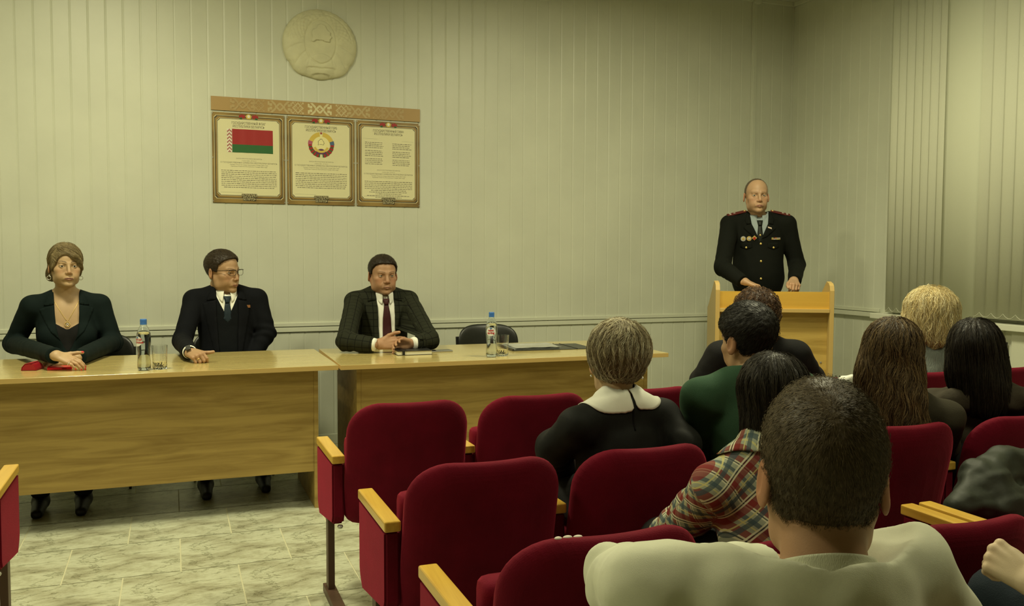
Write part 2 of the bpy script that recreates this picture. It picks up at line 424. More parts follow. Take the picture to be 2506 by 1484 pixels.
def arm_parts(t, x, bolt_side=1):
    mb = MB(); mb.box(x-.0235, x+.0235, -.185, .185, .556, .586, .006); mb.smooth = False
    o = mb.build('armrest', armw, t)
    mb = MB(); mb.prism([(-.18, .36), (-.165, .33), (.13, .285), (.165, .32), (.175, .345), (.178, .556), (-.178, .556)], x-.022, x+.022, 'X', .007)
    s = mb.build('side_panel', vel, t)
    mb = MB(); mb.lathe([(0.001, 0), (.009, .001), (.011, .006), (.008, .012)], 14, Matrix.Translation((x+.008, -.165, .325)) @ Matrix.Rotation(PI, 4, 'X'))
    mb.build('bolt', bolt, s, smooth=True)
    mb = MB(); mb.box(x-.0125, x+.0125, -.02, .028, .03, .36, .002); mb.build('leg', steel, t)
    mb = MB(); mb.box(x-.021, x+.021, -.24, .06, 0, .032, .003); mb.build('foot', steel, t)
def make_seat(name, label, right=False, left=True, up=False):
    t = thing(name, label, 'theatre seat')
    mb = back_mesh(); mb.smooth = True
    o = mb.build('backrest', vel, t); o.location = (0, -.185, .325)
    mb = MB(); mb.smooth = True
    if up: mb.box(-.205, .205, -.10, -.02, .34, .63, .03)
    else: mb.box(-.205, .205, -.17, .21, .355, .435, .03)
    mb.build('seat', vel, t)
    if left: arm_parts(t, -.25)
    if right: arm_parts(t, .25)
    return t
G = 'red velvet seats in linked rows'
s1 = make_seat('theatre_seat', 'empty red velvet seat at the aisle end of the front row', up=True)
s1.location = (.806, 3.36, 0)
s2 = make_seat('theatre_seat', 'x', right=True)
def seat(src, x, y, label, rz=0, dz=0):
    c = copy_tree(src)
    for k in bpy.data.objects:
        if k.parent == c and k.name.startswith('backrest'): k.location.z += dz if dz else {2.52: -.028, 1.80: -.012}.get(y, 0)
    c['label'] = label; c.location = (x, y, 0); c.rotation_euler.z = rz; c['label'] = label; c['group'] = G; return c
s1['group'] = G
plain = make_seat('theatre_seat', 'empty red velvet front row seat left of the white collar', up=True)
plain.location = (1.306, 3.36, 0); plain['group'] = G
seat(plain, 1.806, 3.36, 'front row red seat showing right of the neck above the white collar')
sit = make_seat('theatre_seat', 'front row red seat of the person with curly brown hair'); sit.location = (2.306, 3.36, 0); sit['group'] = G
seat(plain, 2.806, 3.36, 'front row red seat hidden behind the long brown hair, facing the lectern')
seat(sit, 3.306, 3.36, 'front row red seat whose top shows between the brown and the dark long hair')
seat(sit, 3.806, 3.36, 'front row red seat nearest the windows')
seat(plain, .806, 2.52, 'empty red velvet seat at the aisle end of the second row')
seat(sit, 1.306, 2.52, 'second row red seat in which the woman with the white collar sits')
seat(sit, 1.806, 2.52, 'second row red seat of the man in the green sweater')
seat(sit, 2.306, 2.52, 'second row red seat of the woman with long wavy brown hair')
seat(sit, 2.836, 2.52, 'second row red seat of the woman with long dark hair, by the windows')
seat(plain, .806, 1.80, 'nearest aisle end red seat, bottom centre, with three white scuffs on top')
seat(sit, 1.306, 1.80, 'third row red seat of the person in the plaid shirt', dz=-.075)
c = seat(s2, 1.775, 1.80, 'third row red seat before two adjoining wooden armrests, right of the pale sweatshirt', dz=-.09)
s2b = seat(sit, 2.345, 1.80, 'third row red seat by the right edge with the dark jacket on it')
seat(plain, 2.845, 1.80, 'third row red seat cut off at the right edge of the photo')
seat(sit, .86, .98, 'red seat under the man in the pale sweatshirt, hidden by him')
seat(sit, 1.80, 1.04, 'red seat of the person in the maroon sleeve, bottom right corner')
for ch in list(s2.children_recursive): bpy.data.objects.remove(ch)
bpy.data.objects.remove(s2)
lf = make_seat('theatre_seat', 'red seat of the other block, only its armrest shows at the left edge', right=True, left=False, up=True)
lf.location = (-.775, 3.25, 0); lf['group'] = G
# scuffs on the top roll of the nearest aisle seat
for o in bpy.data.objects:
    if o.get('label', '').startswith('nearest aisle end'):
        bk = [c for c in o.children if c.name.startswith('backrest')][0]
        mb = MB(); bb = BVHTree.FromPolygons([v.co for v in bk.data.vertices], [tuple(p.vertices) for p in bk.data.polygons])
        for px, sz in ((-.118, .008), (-.098, .010), (-.076, .010)):
            h = bb.ray_cast(Vector((px, -.088, .8)), Vector((0, 0, -1))); mb.ball(h[0], (sz, .006, .0035), 10)
        mb.build('bare_patch', mat('bare_foam', (.72, .66, .58, 1), .8), bk, smooth=True)

# ================================================================ lectern
lw = wood('lectern_wood', (.56, .385, .105, 1), (.40, .26, .06, 1), .42)
lup = wood('lectern_yellow', (.70, .42, .07, 1), (.60, .34, .055, 1), .38, axis=0, scale=.35)
lgrey = mat('lectern_side', (.50, .36, .13, 1), .4)
A = J(1752, 700, 4.62); PR = math.radians(-27)
t = thing('lectern', 'light wood lectern with raised curved sides in front of the uniformed man', 'lectern', (A.x, A.y, 0), PR)
PWd = .71; zt = 1.105
side = [(0.0, 0), (0.0, zt+.0), (.012, zt+.03), (.035, zt+.045), (.09, zt+.055), (.35, zt-.10), (.42, zt-.13), (.42, 0)]
for x in (0, PWd-.026):
    mb = MB(); mb.prism(side, x, x+.026, 'X', .001); o = mb.build('side_panel', [lgrey, lamedge], t)
    for p in o.data.polygons:
        if abs(p.normal.x) < .5: p.material_index = 1
mb = MB(); mb.box(.0262, PWd-.0262, .012, .03, zt-.112, zt-.008); mb.build('upper_board', lup, t)
mb = MB(); mb.box(.0262, PWd-.0262, -.004, .045, zt-.135, zt-.1122, .002); mb.build('ledge', lamedge, t)
mb = MB(); mb.box(.0262, PWd-.0262, .05, .066, .06, zt-.1355); mb.build('front_panel', lw, t)
mb = MB(); mb.box(.0262, PWd-.0262, .031, .40, zt-.045, zt-.028); mb.build('desk_board', lamedge, t)
mb = MB()
for x in (.06, PWd-.06): mb.lathe([(.001, 0), (.006, 0), (.006, .004), (.001, .005)], 10, Matrix.Translation((x, .051, .66)) @ Matrix.Rotation(PI/2, 4, 'X'))
mb.build('screw', bolt, t)

# ================================================================ black chairs behind the tables
blk = mat('black_leatherette', (.012, .013, .010, 1), .38, bump=.1, bscale=260, spec=.5)
blks = mat('chair_legs_black', (.02, .02, .018, 1), .4)
def office_chair(x, y, rz, label):
    t = thing('conference_chair', label, 'chair', (x, y, 0), rz, 'black chairs behind the speakers tables')
    # backrest: rounded top, wraps forward; local facing -y
    out = []; w = .215
    for i in range(33):
        a = PI*i/32; c, s = math.cos(a), math.sin(a)
        out.append((w*math.copysign(abs(c)**.55, c), .70+.135*abs(s)**.75))
    out = [(.205, .46)]+out+[(-.205, .46)]
    mb = MB(); mb.smooth = True; n = len(out); S = [0, .35, .65, .85, .94, .98, 1]
    vs = []; fs = []; cz = .64
    for sd in (-1, 1):
        b0 = len(vs)
        for k, s in enumerate(S):
            th = .022*(1-s**6)**.5
            for ox, oz in (out if k else [out[0]]):
                xx, zz = (ox*s, cz+(oz-cz)*s) if k else (0, cz)
                vs.append((xx, sd*th-.06*(xx/w)**2+.12*(zz-.46), zz))
        ring = lambda k: b0+1+(k-1)*n
        for i in range(n):
            j = (i+1) % n; f = (b0, ring(1)+i, ring(1)+j); fs.append(f if sd == 1 else f[::-1])
            for k in range(1, len(S)-1):
                f = (ring(k)+i, ring(k+1)+i, ring(k+1)+j, ring(k)+j); fs.append(f if sd == 1 else f[::-1])
    mb.add(vs, fs); mb.build('backrest', blk, t)
    mb = MB(); mb.smooth = True; mb.box(-.22, .22, -.42, .03, .385, .448, .03); mb.build('seat', blk, t)
    for sx in (-1, 1):
        mb = MB(); mb.tube([(sx*.21, -.40, .41), (sx*.215, -.42, .2), (sx*.22, -.43, 0)], .013, 8, flat=.6); mb.build('leg', blks, t)
        mb = MB(); mb.tube([(sx*.2, .05, .75), (sx*.2, .0, .45), (sx*.215, .06, .2), (sx*.22, .10, 0)], .013, 8, flat=.6); mb.build('leg', blks, t)
    return t
office_chair(2.03, 5.72, math.radians(-3), 'empty black chair with a rounded back behind the water bottle')
office_chair(-.42, 5.75, math.radians(-4), 'black chair behind the woman in the dark blazer')
office_chair(.33, 5.78, 0, 'black chair hidden behind the man in glasses')
office_chair(1.27, 5.80, 0, 'black chair hidden behind the man in the checked jacket')

# ================================================================ things on the tables
def bottle(x, y, rot, lines, label):
    t = thing('water_bottle', label, 'bottle', (x, y, TZ), rot, 'water bottles on the tables')
    pr = [(.006, .006), (.024, .001), (.029, .004), (.0315, .014), (.031, .03), (.0275, .07), (.0275, .082), (.030, .105), (.0325, .135), (.0325, .16), (.0305, .18), (.024, .20), (.015, .218), (.0125, .226), (.0125, .234)]
    mb = MB(); mb.smooth = True; vs = []; fs = []; seg = 40
    def P(r, z, a):
        rr = r*(1+.012*math.cos(5*a)*(1 if z < .1 else 0)+(.022*math.sin(z*300+3*a) if .03 < z < .10 else 0))
        return (rr*math.cos(a), rr*math.sin(a), z)
    for r, z in pr: vs += [P(r, z, 2*PI*k/seg) for k in range(seg)]
    for i in range(len(pr)-1):
        for k in range(seg):
            k2 = (k+1) % seg; fs.append((i*seg+k, i*seg+k2, (i+1)*seg+k2, (i+1)*seg+k))
    fs.append(tuple(range(seg))[::-1])
    mb.add(vs, fs); o = mb.build('bottle_body', glass('pet_plastic', (.93, .96, .98, 1), .02, 1.33), t)
    md = o.modifiers.new('w', 'SOLIDIFY'); md.thickness = .0006; md.offset = -1
    mb = MB(); mb.smooth = True
    mb.lathe([(max(.004, r-.0012), z+.0012) for r, z in pr[:11]]+[(.0255, .186)], 32); mb.build('water', glass('water', (.97, .99, 1, 1), 0, 1.33), t)
    mb = MB(); mb.smooth = False
    mb.lathe([(.0155, .222), (.0155, .232), (.0145, .233), (.0155, .2345), (.0155, .246), (.014, .249)], 32); mb.build('cap', mat('cap_blue', (.05, .18, .55, 1), .4), t)
    # wrapped label: white oval with red lettering
    def wrap(u, v, r): a = -PI/2+u/.0325; return (r*math.cos(a), r*math.sin(a), v)
    n = 28; mb = MB(); c = [wrap(0, .143, .0331)]; ring = []
    for rr in (.25, .5, .75, 1):
        ring.append([wrap(.027*rr*math.cos(2*PI*k/n), .143+.0245*rr*math.sin(2*PI*k/n), .0333) for k in range(n)])
    vs = c+[p for q in ring for p in q]; fs = [(0, 1+k, 1+(k+1) % n) for k in range(n)]
    for q in range(3): fs += [(1+q*n+k, 1+(q+1)*n+k, 1+(q+1)*n+(k+1) % n, 1+q*n+(k+1) % n) for k in range(n)]
    mb.add(vs, fs); lb = mb.build('label', mat('label_white', (.82, .83, .78, 1), .5), t, smooth=True)
    mb = MB()
    for s, v, sz in lines: put_text(mb, s, 0, 0, 0, sz, bold=.0006, fn=lambda q, v=v: wrap(q.x, v+q.y, .0337))
    mb.build('lettering', mat('label_red', (.50, .02, .02, 1), .5), lb)
    mb = MB(); mb.add([wrap(*p, .0337) for p in ((-.008, .165), (.003, .166), (.009, .162), (.002, .157), (-.002, .153), (-.004, .159))], [(0, 1, 2, 3, 4, 5)])
    mb.build('drop_mark', mat('label_blue', (.10, .22, .45, 1), .5), lb)
    return t
bottle(-.128, 4.60, math.radians(-58), [('СВЯТОЙ', .146, .0125), ('ИСТОЧНИК', .133, .0115)], 'water bottle with blue cap on the left table, its label turned aside')
bottle(1.650, 4.58, math.radians(-26), [('saint', .145, .016), ('spring', .131, .016)], 'water bottle with blue cap before the empty chair, red words on its label')
def tumbler(x, y, label, h=.118, r0=.031, r1=.0365):
    t = thing('drinking_glass', label, 'glass', (x, y, TZ), 0, 'glasses beside the water bottles')
    mb = MB(); seg = 32; vs = []; fs = []
    prof = [(r0*.9, 0, 0), (r0, .004, 0), (r0+.001, .012, 1), (r0+.002, .022, 1), (r0+.002, .034, 0), (r1, h, 0), (r1-.0018, h, 0), (r0, .036, 0), (r0-.006, .016, 0)]
    for r, z, cut in prof:
        for k in range(seg):
            a = 2*PI*k/seg; rr = r+(.0022*(1 if k % 2 else -1) if cut else 0); vs.append((rr*math.cos(a), rr*math.sin(a), z))
    for i in range(len(prof)-1):
        for k in range(seg):
            k2 = (k+1) % seg; fs.append((i*seg+k, i*seg+k2, (i+1)*seg+k2, (i+1)*seg+k))
    fs.append(tuple(range(seg))[::-1]); fs.append(tuple((len(prof)-1)*seg+k for k in range(seg)))
    mb.add(vs, fs); mb.build('glass_body', glass('clear_glass', (.98, .99, .98, 1), 0, 1.5), t); return t
tumbler(-.058, 4.62, 'empty cut-base drinking glass right of the left water bottle')
tumbler(1.722, 4.60, 'empty cut-base drinking glass right of the bottle before the empty chair')
# red glasses case and red phone
cm = mat('case_red', (.34, .012, .02, 1), .45, bump=.1, bscale=500)
t = thing('glasses_case', 'dark red glasses case lying before the woman in the blazer', 'glasses case', (-.632, 4.80, TZ), math.radians(-14))
pr = [(-.035, 0), (.035, 0), (.033, .012), (.022, .030), (.004, .036), (-.018, .032), (-.032, .016)]
mb = MB(); mb.smooth = False; mb.prism(pr, -.045, .045, 'Y', .003); mb.build('case_body', cm, t)
mb = MB(); mb.prism([(-.0355, .0), (-.0325, .017), (-.018, .0335), (.004, .0375), (.012, .0368), (.010, .0355), (.004, .0361), (-.018, .0321), (-.031, .016), (-.0345, 0)], -.046, .046, 'Y'); mb.build('flap', mat('case_flap', (.42, .02, .03, 1), .4), t)
t = thing('mobile_phone', 'bright red phone case lying flat before the woman in the blazer', 'phone', (-.512, 4.78, TZ), math.radians(4))
mb = MB(); mb.box(-.054, .054, -.040, .040, 0, .013, .005); mb.build('phone_case', mat('phone_red', (.75, .015, .03, 1), .3), t)
mb = MB(); mb.box(.01, .03, -.0405, -.039, .006, .0085); mb.build('buttons', mat('slot_black', (0, 0, 0, 1)), t)
# notebook and phone before the man in the checked jacket
nb = mat('notebook_black', (.012, .012, .012, 1), .45)
t = thing('notebook', 'closed black notebook with cream page edges and an elastic band', 'notebook', (1.275, 4.87, TZ), math.radians(-2))
mb = MB(); mb.box(-.10, .10, -.072, .072, .0, .0025, .001); mb.box(-.10, .10, -.072, .072, .0225, .025, .001); mb.box(-.10, .10, .069, .072, 0, .025, .001); mb.build('cover', nb, t)
mb = MB(); mb.box(-.097, .097, -.069, .069, .0027, .0223); mb.build('pages', mat('page_edge', (.75, .72, .55, 1), .8, bump=.3, bscale=900, stretch=(.01, .01, 3)), t)
mb = MB(); mb.box(-.072, -.058, -.0735, .073, .0252, .0268, .0005); mb.box(-.072, -.058, -.0745, -.0722, 0, .0268, .0005); mb.build('elastic_band', nb, t)
mb = MB(); mb.box(-.04, .0, -.03, -.024, .0251, .0256); mb.build('badge', bolt, t)
t = thing('mobile_phone', 'black phone with metal edge lying right of the black notebook', 'phone', (1.455, 4.93, TZ), math.radians(3))
mb = MB(); mb.box(-.07, .07, -.035, .035, 0, .008, .003); mb.build('phone_body', mat('phone_rim', (.4, .4, .38, 1), .3, metal=.7), t)
mb = MB(); mb.box(-.068, .068, -.033, .033, .0081, .0086, .0002); mb.build('screen', mat('phone_screen', (.01, .01, .012, 1), .08), t)
# open folder with papers in plastic sleeves
t = thing('document_folder', 'open black folder with papers in clear plastic on the right table', 'folder', (2.13, 4.92, TZ), math.radians(-3))
mb = MB(); mb.box(-.26, .0, -.13, .17, 0, .006, .002); mb.box(.0, .26, -.13, .17, 0, .004, .002); mb.box(-.262, -.25, -.13, .17, .0, .014, .003); mb.build('cover', mat('folder_black', (.03, .03, .025, 1), .35), t)
mb = MB(); mb.box(.145, .152, -.13, .17, .0042, .006); mb.build('pocket_seam', nb, t)
pm = mat('paper_white', (.75, .77, .72, 1), .5, var=.3, vscale=14)
for k in range(4):
    mb = MB(); n = 9; vs = []; fs = []
    for i in range(n):
        for j in range(n):
            x = -.245+.29*i/(n-1)+k*.003; y = -.12+.27*j/(n-1)
            z = .0068+k*.0022+(.006*(k/3)*(noise.noise(Vector((x*14+k, y*14, 1)))+.6))
            vs.append((x, y, z))
    fs = [(i*n+j, i*n+j+1, (i+1)*n+j+1, (i+1)*n+j) for i in range(n-1) for j in range(n-1)]
    mb.add(vs, fs); o = mb.build('paper', pm if k < 3 else mat('plastic_sleeve', (.55, .55, .56, 1), .12, coat=1, var=.4, vscale=11), t, smooth=True)
mb = MB(); mb.tube([(.04, -.02, .012), (.08, .10, .012)], .004, 8); mb.build('pen', nb, t)
# ================================================================ on the back wall
# plaster crest: disc with wreath, map outline, globe and star in low relief
pl = mat('plaster_cream', (.62, .60, .40, 1), .6, bump=.4, bscale=45, var=.08, vscale=12)
EC = Vector((.96, WY, 2.718))
t = thing('wall_crest', 'round cream plaster coat of arms high on the wall above the posters', 'wall relief', (EC.x, EC.y-.0, EC.z))
RX, RZ = .247, .238
MAPO = [(-.9, .1), (-.75, .45), (-.5, .5), (-.3, .95), (.05, 1), (.35, .85), (.45, .5), (.8, .2), (.75, -.05), (.95, -.2), (.7, -.5), (.75, -.75), (.3, -.7), (.1, -.6), (-.5, -.6), (-.7, -.8), (-.95, -.75), (-.8, -.4)]
def inpoly(x, y, P):
    c = False; n = len(P)
    for i in range(n):
        x1, y1 = P[i]; x2, y2 = P[(i+1) % n]
        if (y1 > y) != (y2 > y) and x < (x2-x1)*(y-y1)/(y2-y1)+x1: c = not c
    return c
def relief(u, v):
    r = math.hypot(u, v)
    if r > 1: return 0
    h = .045*(1-r**3.5)**.5+.006
    a = math.atan2(v, u)
    inner = (u/.42)**2+((v-.06)/.62)**2
    h -= .006*math.exp(-((inner-1)/.10)**2)
    if inner > 1.1:
        if v > .12:   # ears of wheat
            h += .0035*math.sin(a*34+r*8)*math.sin(r*46) - (.004 if abs(r-.86) < .02 else 0)
        else:         # ribbon folds
            for a0 in (-.12, -.62, -PI+.12, -PI+.62, -1.05, -PI+1.05):
                d = abs(a-a0+(r-.7)*.5*(1 if a0 > -1.5 else -1))
                if d < .05: h -= .006*(1-d/.05)
    mu, mv = (u-.02)/.30, (v-.27)/.28
    if inpoly(mu, mv, MAPO): h += .011
    gl = (u/.40)**2+((v+.62)/.36)**2
    if gl < 1 and v > -.66: h += .006*min(1, (1-gl)*6)
    if v < -.72 and abs(u) < .30: h += .012*(1-(u/.30)**2)-.012*(1 if (u/.26)**2+((v+.95)/.12)**2 < 1 else 0)
    s5 = math.hypot(u, v-.86)
    if s5 < .11*(.62+.38*math.cos(5*math.atan2(u, v-.86))): h += .008
    return h
mb = MB(); mb.smooth = True; nr, na = 70, 160; vs = [(0, -relief(0, 0), 0)]; fs = []
for i in range(1, nr+1):
    r = (i/nr)
    for k in range(na):
        a = 2*PI*k/na; u, v = r*math.cos(a), r*math.sin(a); cut = 1-.05*math.exp(-((a-1.5*PI)/.35)**2)*r
        rr = 1 if v > -.5 else 1-.02*math.sin(a*9)
        vs.append((u*RX*rr, -relief(u*.999, v*.999), v*RZ*cut*rr))
for k in range(na): fs.append((0, 1+k, 1+(k+1) % na))
for i in range(nr-1):
    for k in range(na): fs.append((1+i*na+k, 1+(i+1)*na+k, 1+(i+1)*na+(k+1) % na, 1+i*na+(k+1) % na))
b0 = len(vs); vs += [(v[0], 0, v[2]) for v in vs[-na:]]
for k in range(na): fs.append((b0-na+k, b0+k, b0+(k+1) % na, b0-na+(k+1) % na))
mb.add(vs, [f[::-1] for f in fs]); mb.build('relief', pl, t)

# ---- posters
gold = mat('print_gold', (.30, .20, .06, 1), .4, var=.25, vscale=5, var2=(.16, .10, .03, 1))
cream = mat('print_cream', (.72, .68, .42, 1), .42, var=.06, vscale=3)
dk = mat('print_dark', (.06, .045, .025, 1), .5); gl = mat('print_light', (.70, .62, .36, 1), .4)
ink = mat('print_ink', (.22, .20, .13, 1), .5); redp = mat('print_red', (.33, .02, .02, 1), .5); grp = mat('print_green', (.025, .12, .03, 1), .5)
whp = mat('print_white', (.75, .73, .58, 1), .5); orn = mat('print_ornament', (.58, .47, .25, 1), .5); yel = mat('print_yellow', (.62, .45, .08, 1), .5)
blu = mat('print_blue', (.06, .12, .22, 1), .5)
band = mat('band_ochre', (.40, .26, .10, 1), .5)
# ornament band
BX0, BX1, BZ0, BZ1 = .258, 1.653, 2.246, 2.335
t = thing('ornament_banner', 'long ochre strip with a pale woven diamond ornament above the three posters', 'banner', ((BX0+BX1)/2, WY, (BZ0+BZ1)/2))
mb = MB(); mb.box(BX0, BX1, WY-.009, WY-.003, BZ0, BZ1, .001); mb.build('strip', band, t, world=True)
def motif(kind, n=13):
    g = set()
    for i in range(-n, n+1):
        for j in range(-6, 7):
            a, b = abs(i), abs(j)
            if kind == 0:   # hooked star
                if abs(a+b-3) < 1 and a+b >= 2 or (a, b) in ((0, 0),): g.add((i, j))
                if 4 <= a+b <= 5 and b < 5: g.add((i, j))
                if abs(a-b-3) <= 1 and a > 4 and b <= 6: g.add((i, j))
                if a in (9, 10, 11) and 1 <= b <= 3 or (a in (12, 13) and b in (2, 3, 4, 5)) or (a in (10, 11) and b == 0 and 0): g.add((i, j))
            else:           # lattice of small diamonds
                if a <= 6 and ((a+b) % 6 in (0, 5) or (a-b) % 6 == 0) : g.add((i, j))
                if a <= 6 and (a % 6, b % 6) == (3, 0): g.add((i, j))
    return g
fade = [mat('ornament_%s' % n, tuple(.40*(1-k)+c*k for c, k in ((.62, k), (.62, k), (.62, k)))[:0] or (.40+(.66-.40)*k, .26+(.60-.26)*k, .10+(.36-.10)*k, 1), .5) for n, k in (('bright', 1), ('mid', .62), ('soft', .38), ('faint', .18))]
cx = (BX0+BX1)/2; un = .0059
for ik, (kind, off, lv) in enumerate(((0, 0, 0), (1, .145, 1), (1, -.145, 1), (0, .262, 2), (0, -.262, 2), (1, .40, 3), (1, -.40, 3), (0, .50, 3), (0, -.50, 3))):
    mb = MB()
    for i, j in motif(kind, 13):
        x = cx+off+i*un; z = (BZ0+BZ1)/2+j*un*1.02
        if abs(z-(BZ0+BZ1)/2) < .043: yo = WY-.0094-.0002*ik; mb.add([(x-un*.49, yo, z-un*.49), (x+un*.49, yo, z-un*.49), (x+un*.49, yo, z+un*.49), (x-un*.49, yo, z+un*.49)], [(0, 1, 2, 3)])
    mb.build('woven_ornament', fade[lv], t, world=True)
YP = WY-.003
def rect(mb, x0, x1, z0, z1, y, ch=0):
    if ch: p = [(x0+ch, z0), (x1-ch, z0), (x1-ch*.6, z0+ch*.6), (x1, z0+ch), (x1, z1-ch), (x1-ch*.6, z1-ch*.6), (x1-ch, z1), (x0+ch, z1), (x0+ch*.6, z1-ch*.6), (x0, z1-ch), (x0, z0+ch), (x0+ch*.6, z0+ch*.6)]
    else: p = [(x0, z0), (x1, z0), (x1, z1), (x0, z1)]
    mb.add([(x, y, z) for x, z in p], [tuple(range(len(p)))])
def words(mb, x0, x1, z, h, y, rnd, center=False):
    """a line of illegibly small print: dashes of word length"""
    if center: c = (x0+x1)/2; w = (x1-x0)*rnd.uniform(.55, 1)/2; x0, x1 = c-w, c+w
    x = x0
    while x < x1:
        w = min(rnd.uniform(.006, .024), x1-x)
        if w > .003: rect(mb, x, x+w, z, z+h*rnd.uniform(.75, 1.1), y)
        x += w+.0032
def flower_crest(mb_list, x, z, y):
    g = mb_list
    for s in (-1, 1):
        for k, (dx, dz, r) in enumerate(((.030, .002, .011), (.043, .006, .010), (.054, .001, .009), (.036, -.006, .008))):
            n = 9; g['r'].add([(x+s*(dx+r*math.cos(2*PI*i/n)*.8), y-.0002*k, z+dz+r*math.sin(2*PI*i/n)) for i in range(n)], [tuple(range(n))])
        g['g'].add([(x+s*.026, y+.0002, z-.010), (x+s*.05, y+.0002, z-.018), (x+s*.062, y+.0002, z-.012), (x+s*.04, y+.0002, z-.002)], [(0, 1, 2, 3)])
    n = 16
    g['y'].add([(x+.017*math.cos(2*PI*i/n), y-.0002, z+.001+.017*math.sin(2*PI*i/n)) for i in range(n)], [tuple(range(n))])
    g['w'].add([(x+.009*math.cos(2*PI*i/n), y-.0004, z+.003+.010*math.sin(2*PI*i/n)) for i in range(n)], [tuple(range(n))])
def poster(x0, x1, title, kind, label, seed):
    rnd = random.Random(seed); z0, z1 = 1.648, 2.234
    t = thing('wall_poster', label, 'poster', ((x0+x1)/2, WY, (z0+z1)/2), group='posters under the ornament banner')
    mb = MB(); mb.box(x0, x1, YP-.005, YP, z0, z1, .0008); mb.build('board', gold, t, world=True)
    y = YP-.0054; cxp = (x0+x1)/2
    mb = MB(); rect(mb, x0+.012, x1-.012, z0+.026, z1-.018, y, .012); o = mb.build('frame_line', gl, t, world=True)
    mb = MB(); rect(mb, x0+.015, x1-.015, z0+.029, z1-.021, y-.0002, .012); mb.build('frame_line', dk, t, world=True)
    mb = MB(); rect(mb, x0+.020, x1-.020, z0+.034, z1-.026, y-.0003, .014); mb.build('frame_line', gold, t, world=True)
    mb = MB(); rect(mb, x0+.030, x1-.030, z0+.046, z1-.036, y-.0005, .016); mb.build('frame_line', gl, t, world=True)
    mb = MB(); rect(mb, x0+.032, x1-.032, z0+.048, z1-.038, y-.0006, .016); mb.build('frame_line', dk, t, world=True)
    mb = MB(); rect(mb, x0+.035, x1-.035, z0+.051, z1-.041, y-.0007, .016); mb.build('page', cream, t, world=True)
    y -= .0010
    mb = MB()
    put_text(mb, 'ГОСУДАРСТВЕННЫЙ '+title, cxp, y, z1-.072, .022, width=.215, bold=.0002)
    put_text(mb, 'РЕСПУБЛИКИ БЕЛАРУСЬ', cxp, y, z1-.094, .022, width=.20, bold=.0002)
    mb.build('title', mat('title_ink', (.14, .12, .07, 1), .5), t, world=True)
    g = {'r': MB(), 'g': MB(), 'y': MB(), 'w': MB()}
    flower_crest(g, cxp, z1-.022, y-.0004)
    for k, mm in (('r', redp), ('g', grp), ('y', yel), ('w', whp)): g[k].build('crest_mark', mm, t, world=True)
    mb = MB()
    for dx, dz in ((0, 0), (.0016, -.0016), (-.0016, -.001), (.0016, .0012)):
        put_text(mb, 'РЕСПУБЛИКА', cxp+dx, y-.0001, z0+.040+dz, .026, width=.098, bold=.0016); put_text(mb, 'БЕЛАРУСЬ', cxp+dx, y-.0001, z0+.018+dz, .026, width=.08, bold=.0016)
    mb.build('foot_lettering_outline', dk, t, world=True)  # dark printed outline round the pale letters
    mb = MB(); put_text(mb, 'РЕСПУБЛИКА', cxp, y-.0006, z0+.040, .026, width=.096, bold=.0002); put_text(mb, 'БЕЛАРУСЬ', cxp, y-.0006, z0+.018, .026, width=.078, bold=.0002)
    mb.build('foot_lettering', gl, t, world=True)
    mb = MB()
    zt = 1.935 if kind != 2 else 1.895
    put_text(mb, 'ЗАКОН РЕСПУБЛИКИ БЕЛАРУСЬ', cxp, y, zt, .010, width=.165); put_text(mb, '5 июля 2004 г. № 301-З', cxp, y, zt-.013, .009, width=.09)
    put_text(mb, 'О ГОСУДАРСТВЕННЫХ СИМВОЛАХ РЕСПУБЛИКИ БЕЛАРУСЬ', cxp, y, zt-.028, .013, width=x1-x0-.10, bold=.0001)
    put_text(mb, 'Принят Палатой представителей 2 июня 2004 года', cxp, y, zt-.040, .009, width=.24); put_text(mb, 'Одобрен Советом Республики 9 июня 2004 года', cxp, y, zt-.051, .009, width=.23)
    mb.build('law_heading', ink, t, world=True)
    mb = MB(); n = 10 if kind == 0 else 9 if kind == 1 else 10
    for k in range(n):
        words(mb, x0+.055, x1-.055, zt-.078-k*.0122, .0045, y, rnd, center=(k == n-1 or kind == 2 and k > 4))
    rect(mb, x0+.05, x0+.19, z0+.068, z0+.069, y)
    mb.build('fine_print', ink, t, world=True)
    if kind == 0:
        fx0, fx1, fz0, fz1 = x0+.125, x1-.077, 1.978, 2.13
        mb = MB(); n = 24; vs = []; fs = []
        for a, b_, m_ in ((fz0, fz0+.052, grp), (fz0+.052, fz1, redp)):
            mb = MB(); mb.smooth = True; vs = []
            for i in range(n+1):
                x = fx0+(fx1-fx0)*i/n; vs += [(x, y-.0012-.001*math.sin(i*.9+b_*9), a), (x, y-.0012-.001*math.sin(i*.9+1.1), b_)]
            mb.add(vs, [(2*i, 2*i+2, 2*i+3, 2*i+1) for i in range(n)]); mb.build('flag_stripe', m_, t, world=True)
        mb = MB(); rect(mb, fx0-.033, fx0-.0005, fz0, fz1, y-.001); mb.build('flag_hoist', whp, t, world=True)
        mb = MB()
        for k in range(26):
            z = fz0+.004+k*(fz1-fz0-.008)/25
            for i in range(5):
                if (abs(i-2)+k) % 4 in (0, 1) or (k % 8 == 4 and i == 2): rect(mb, fx0-.0315+i*.006, fx0-.0262+i*.006, z-.0024, z+.0024, y-.0015)
        mb.build('flag_ornament', redp, t, world=True)
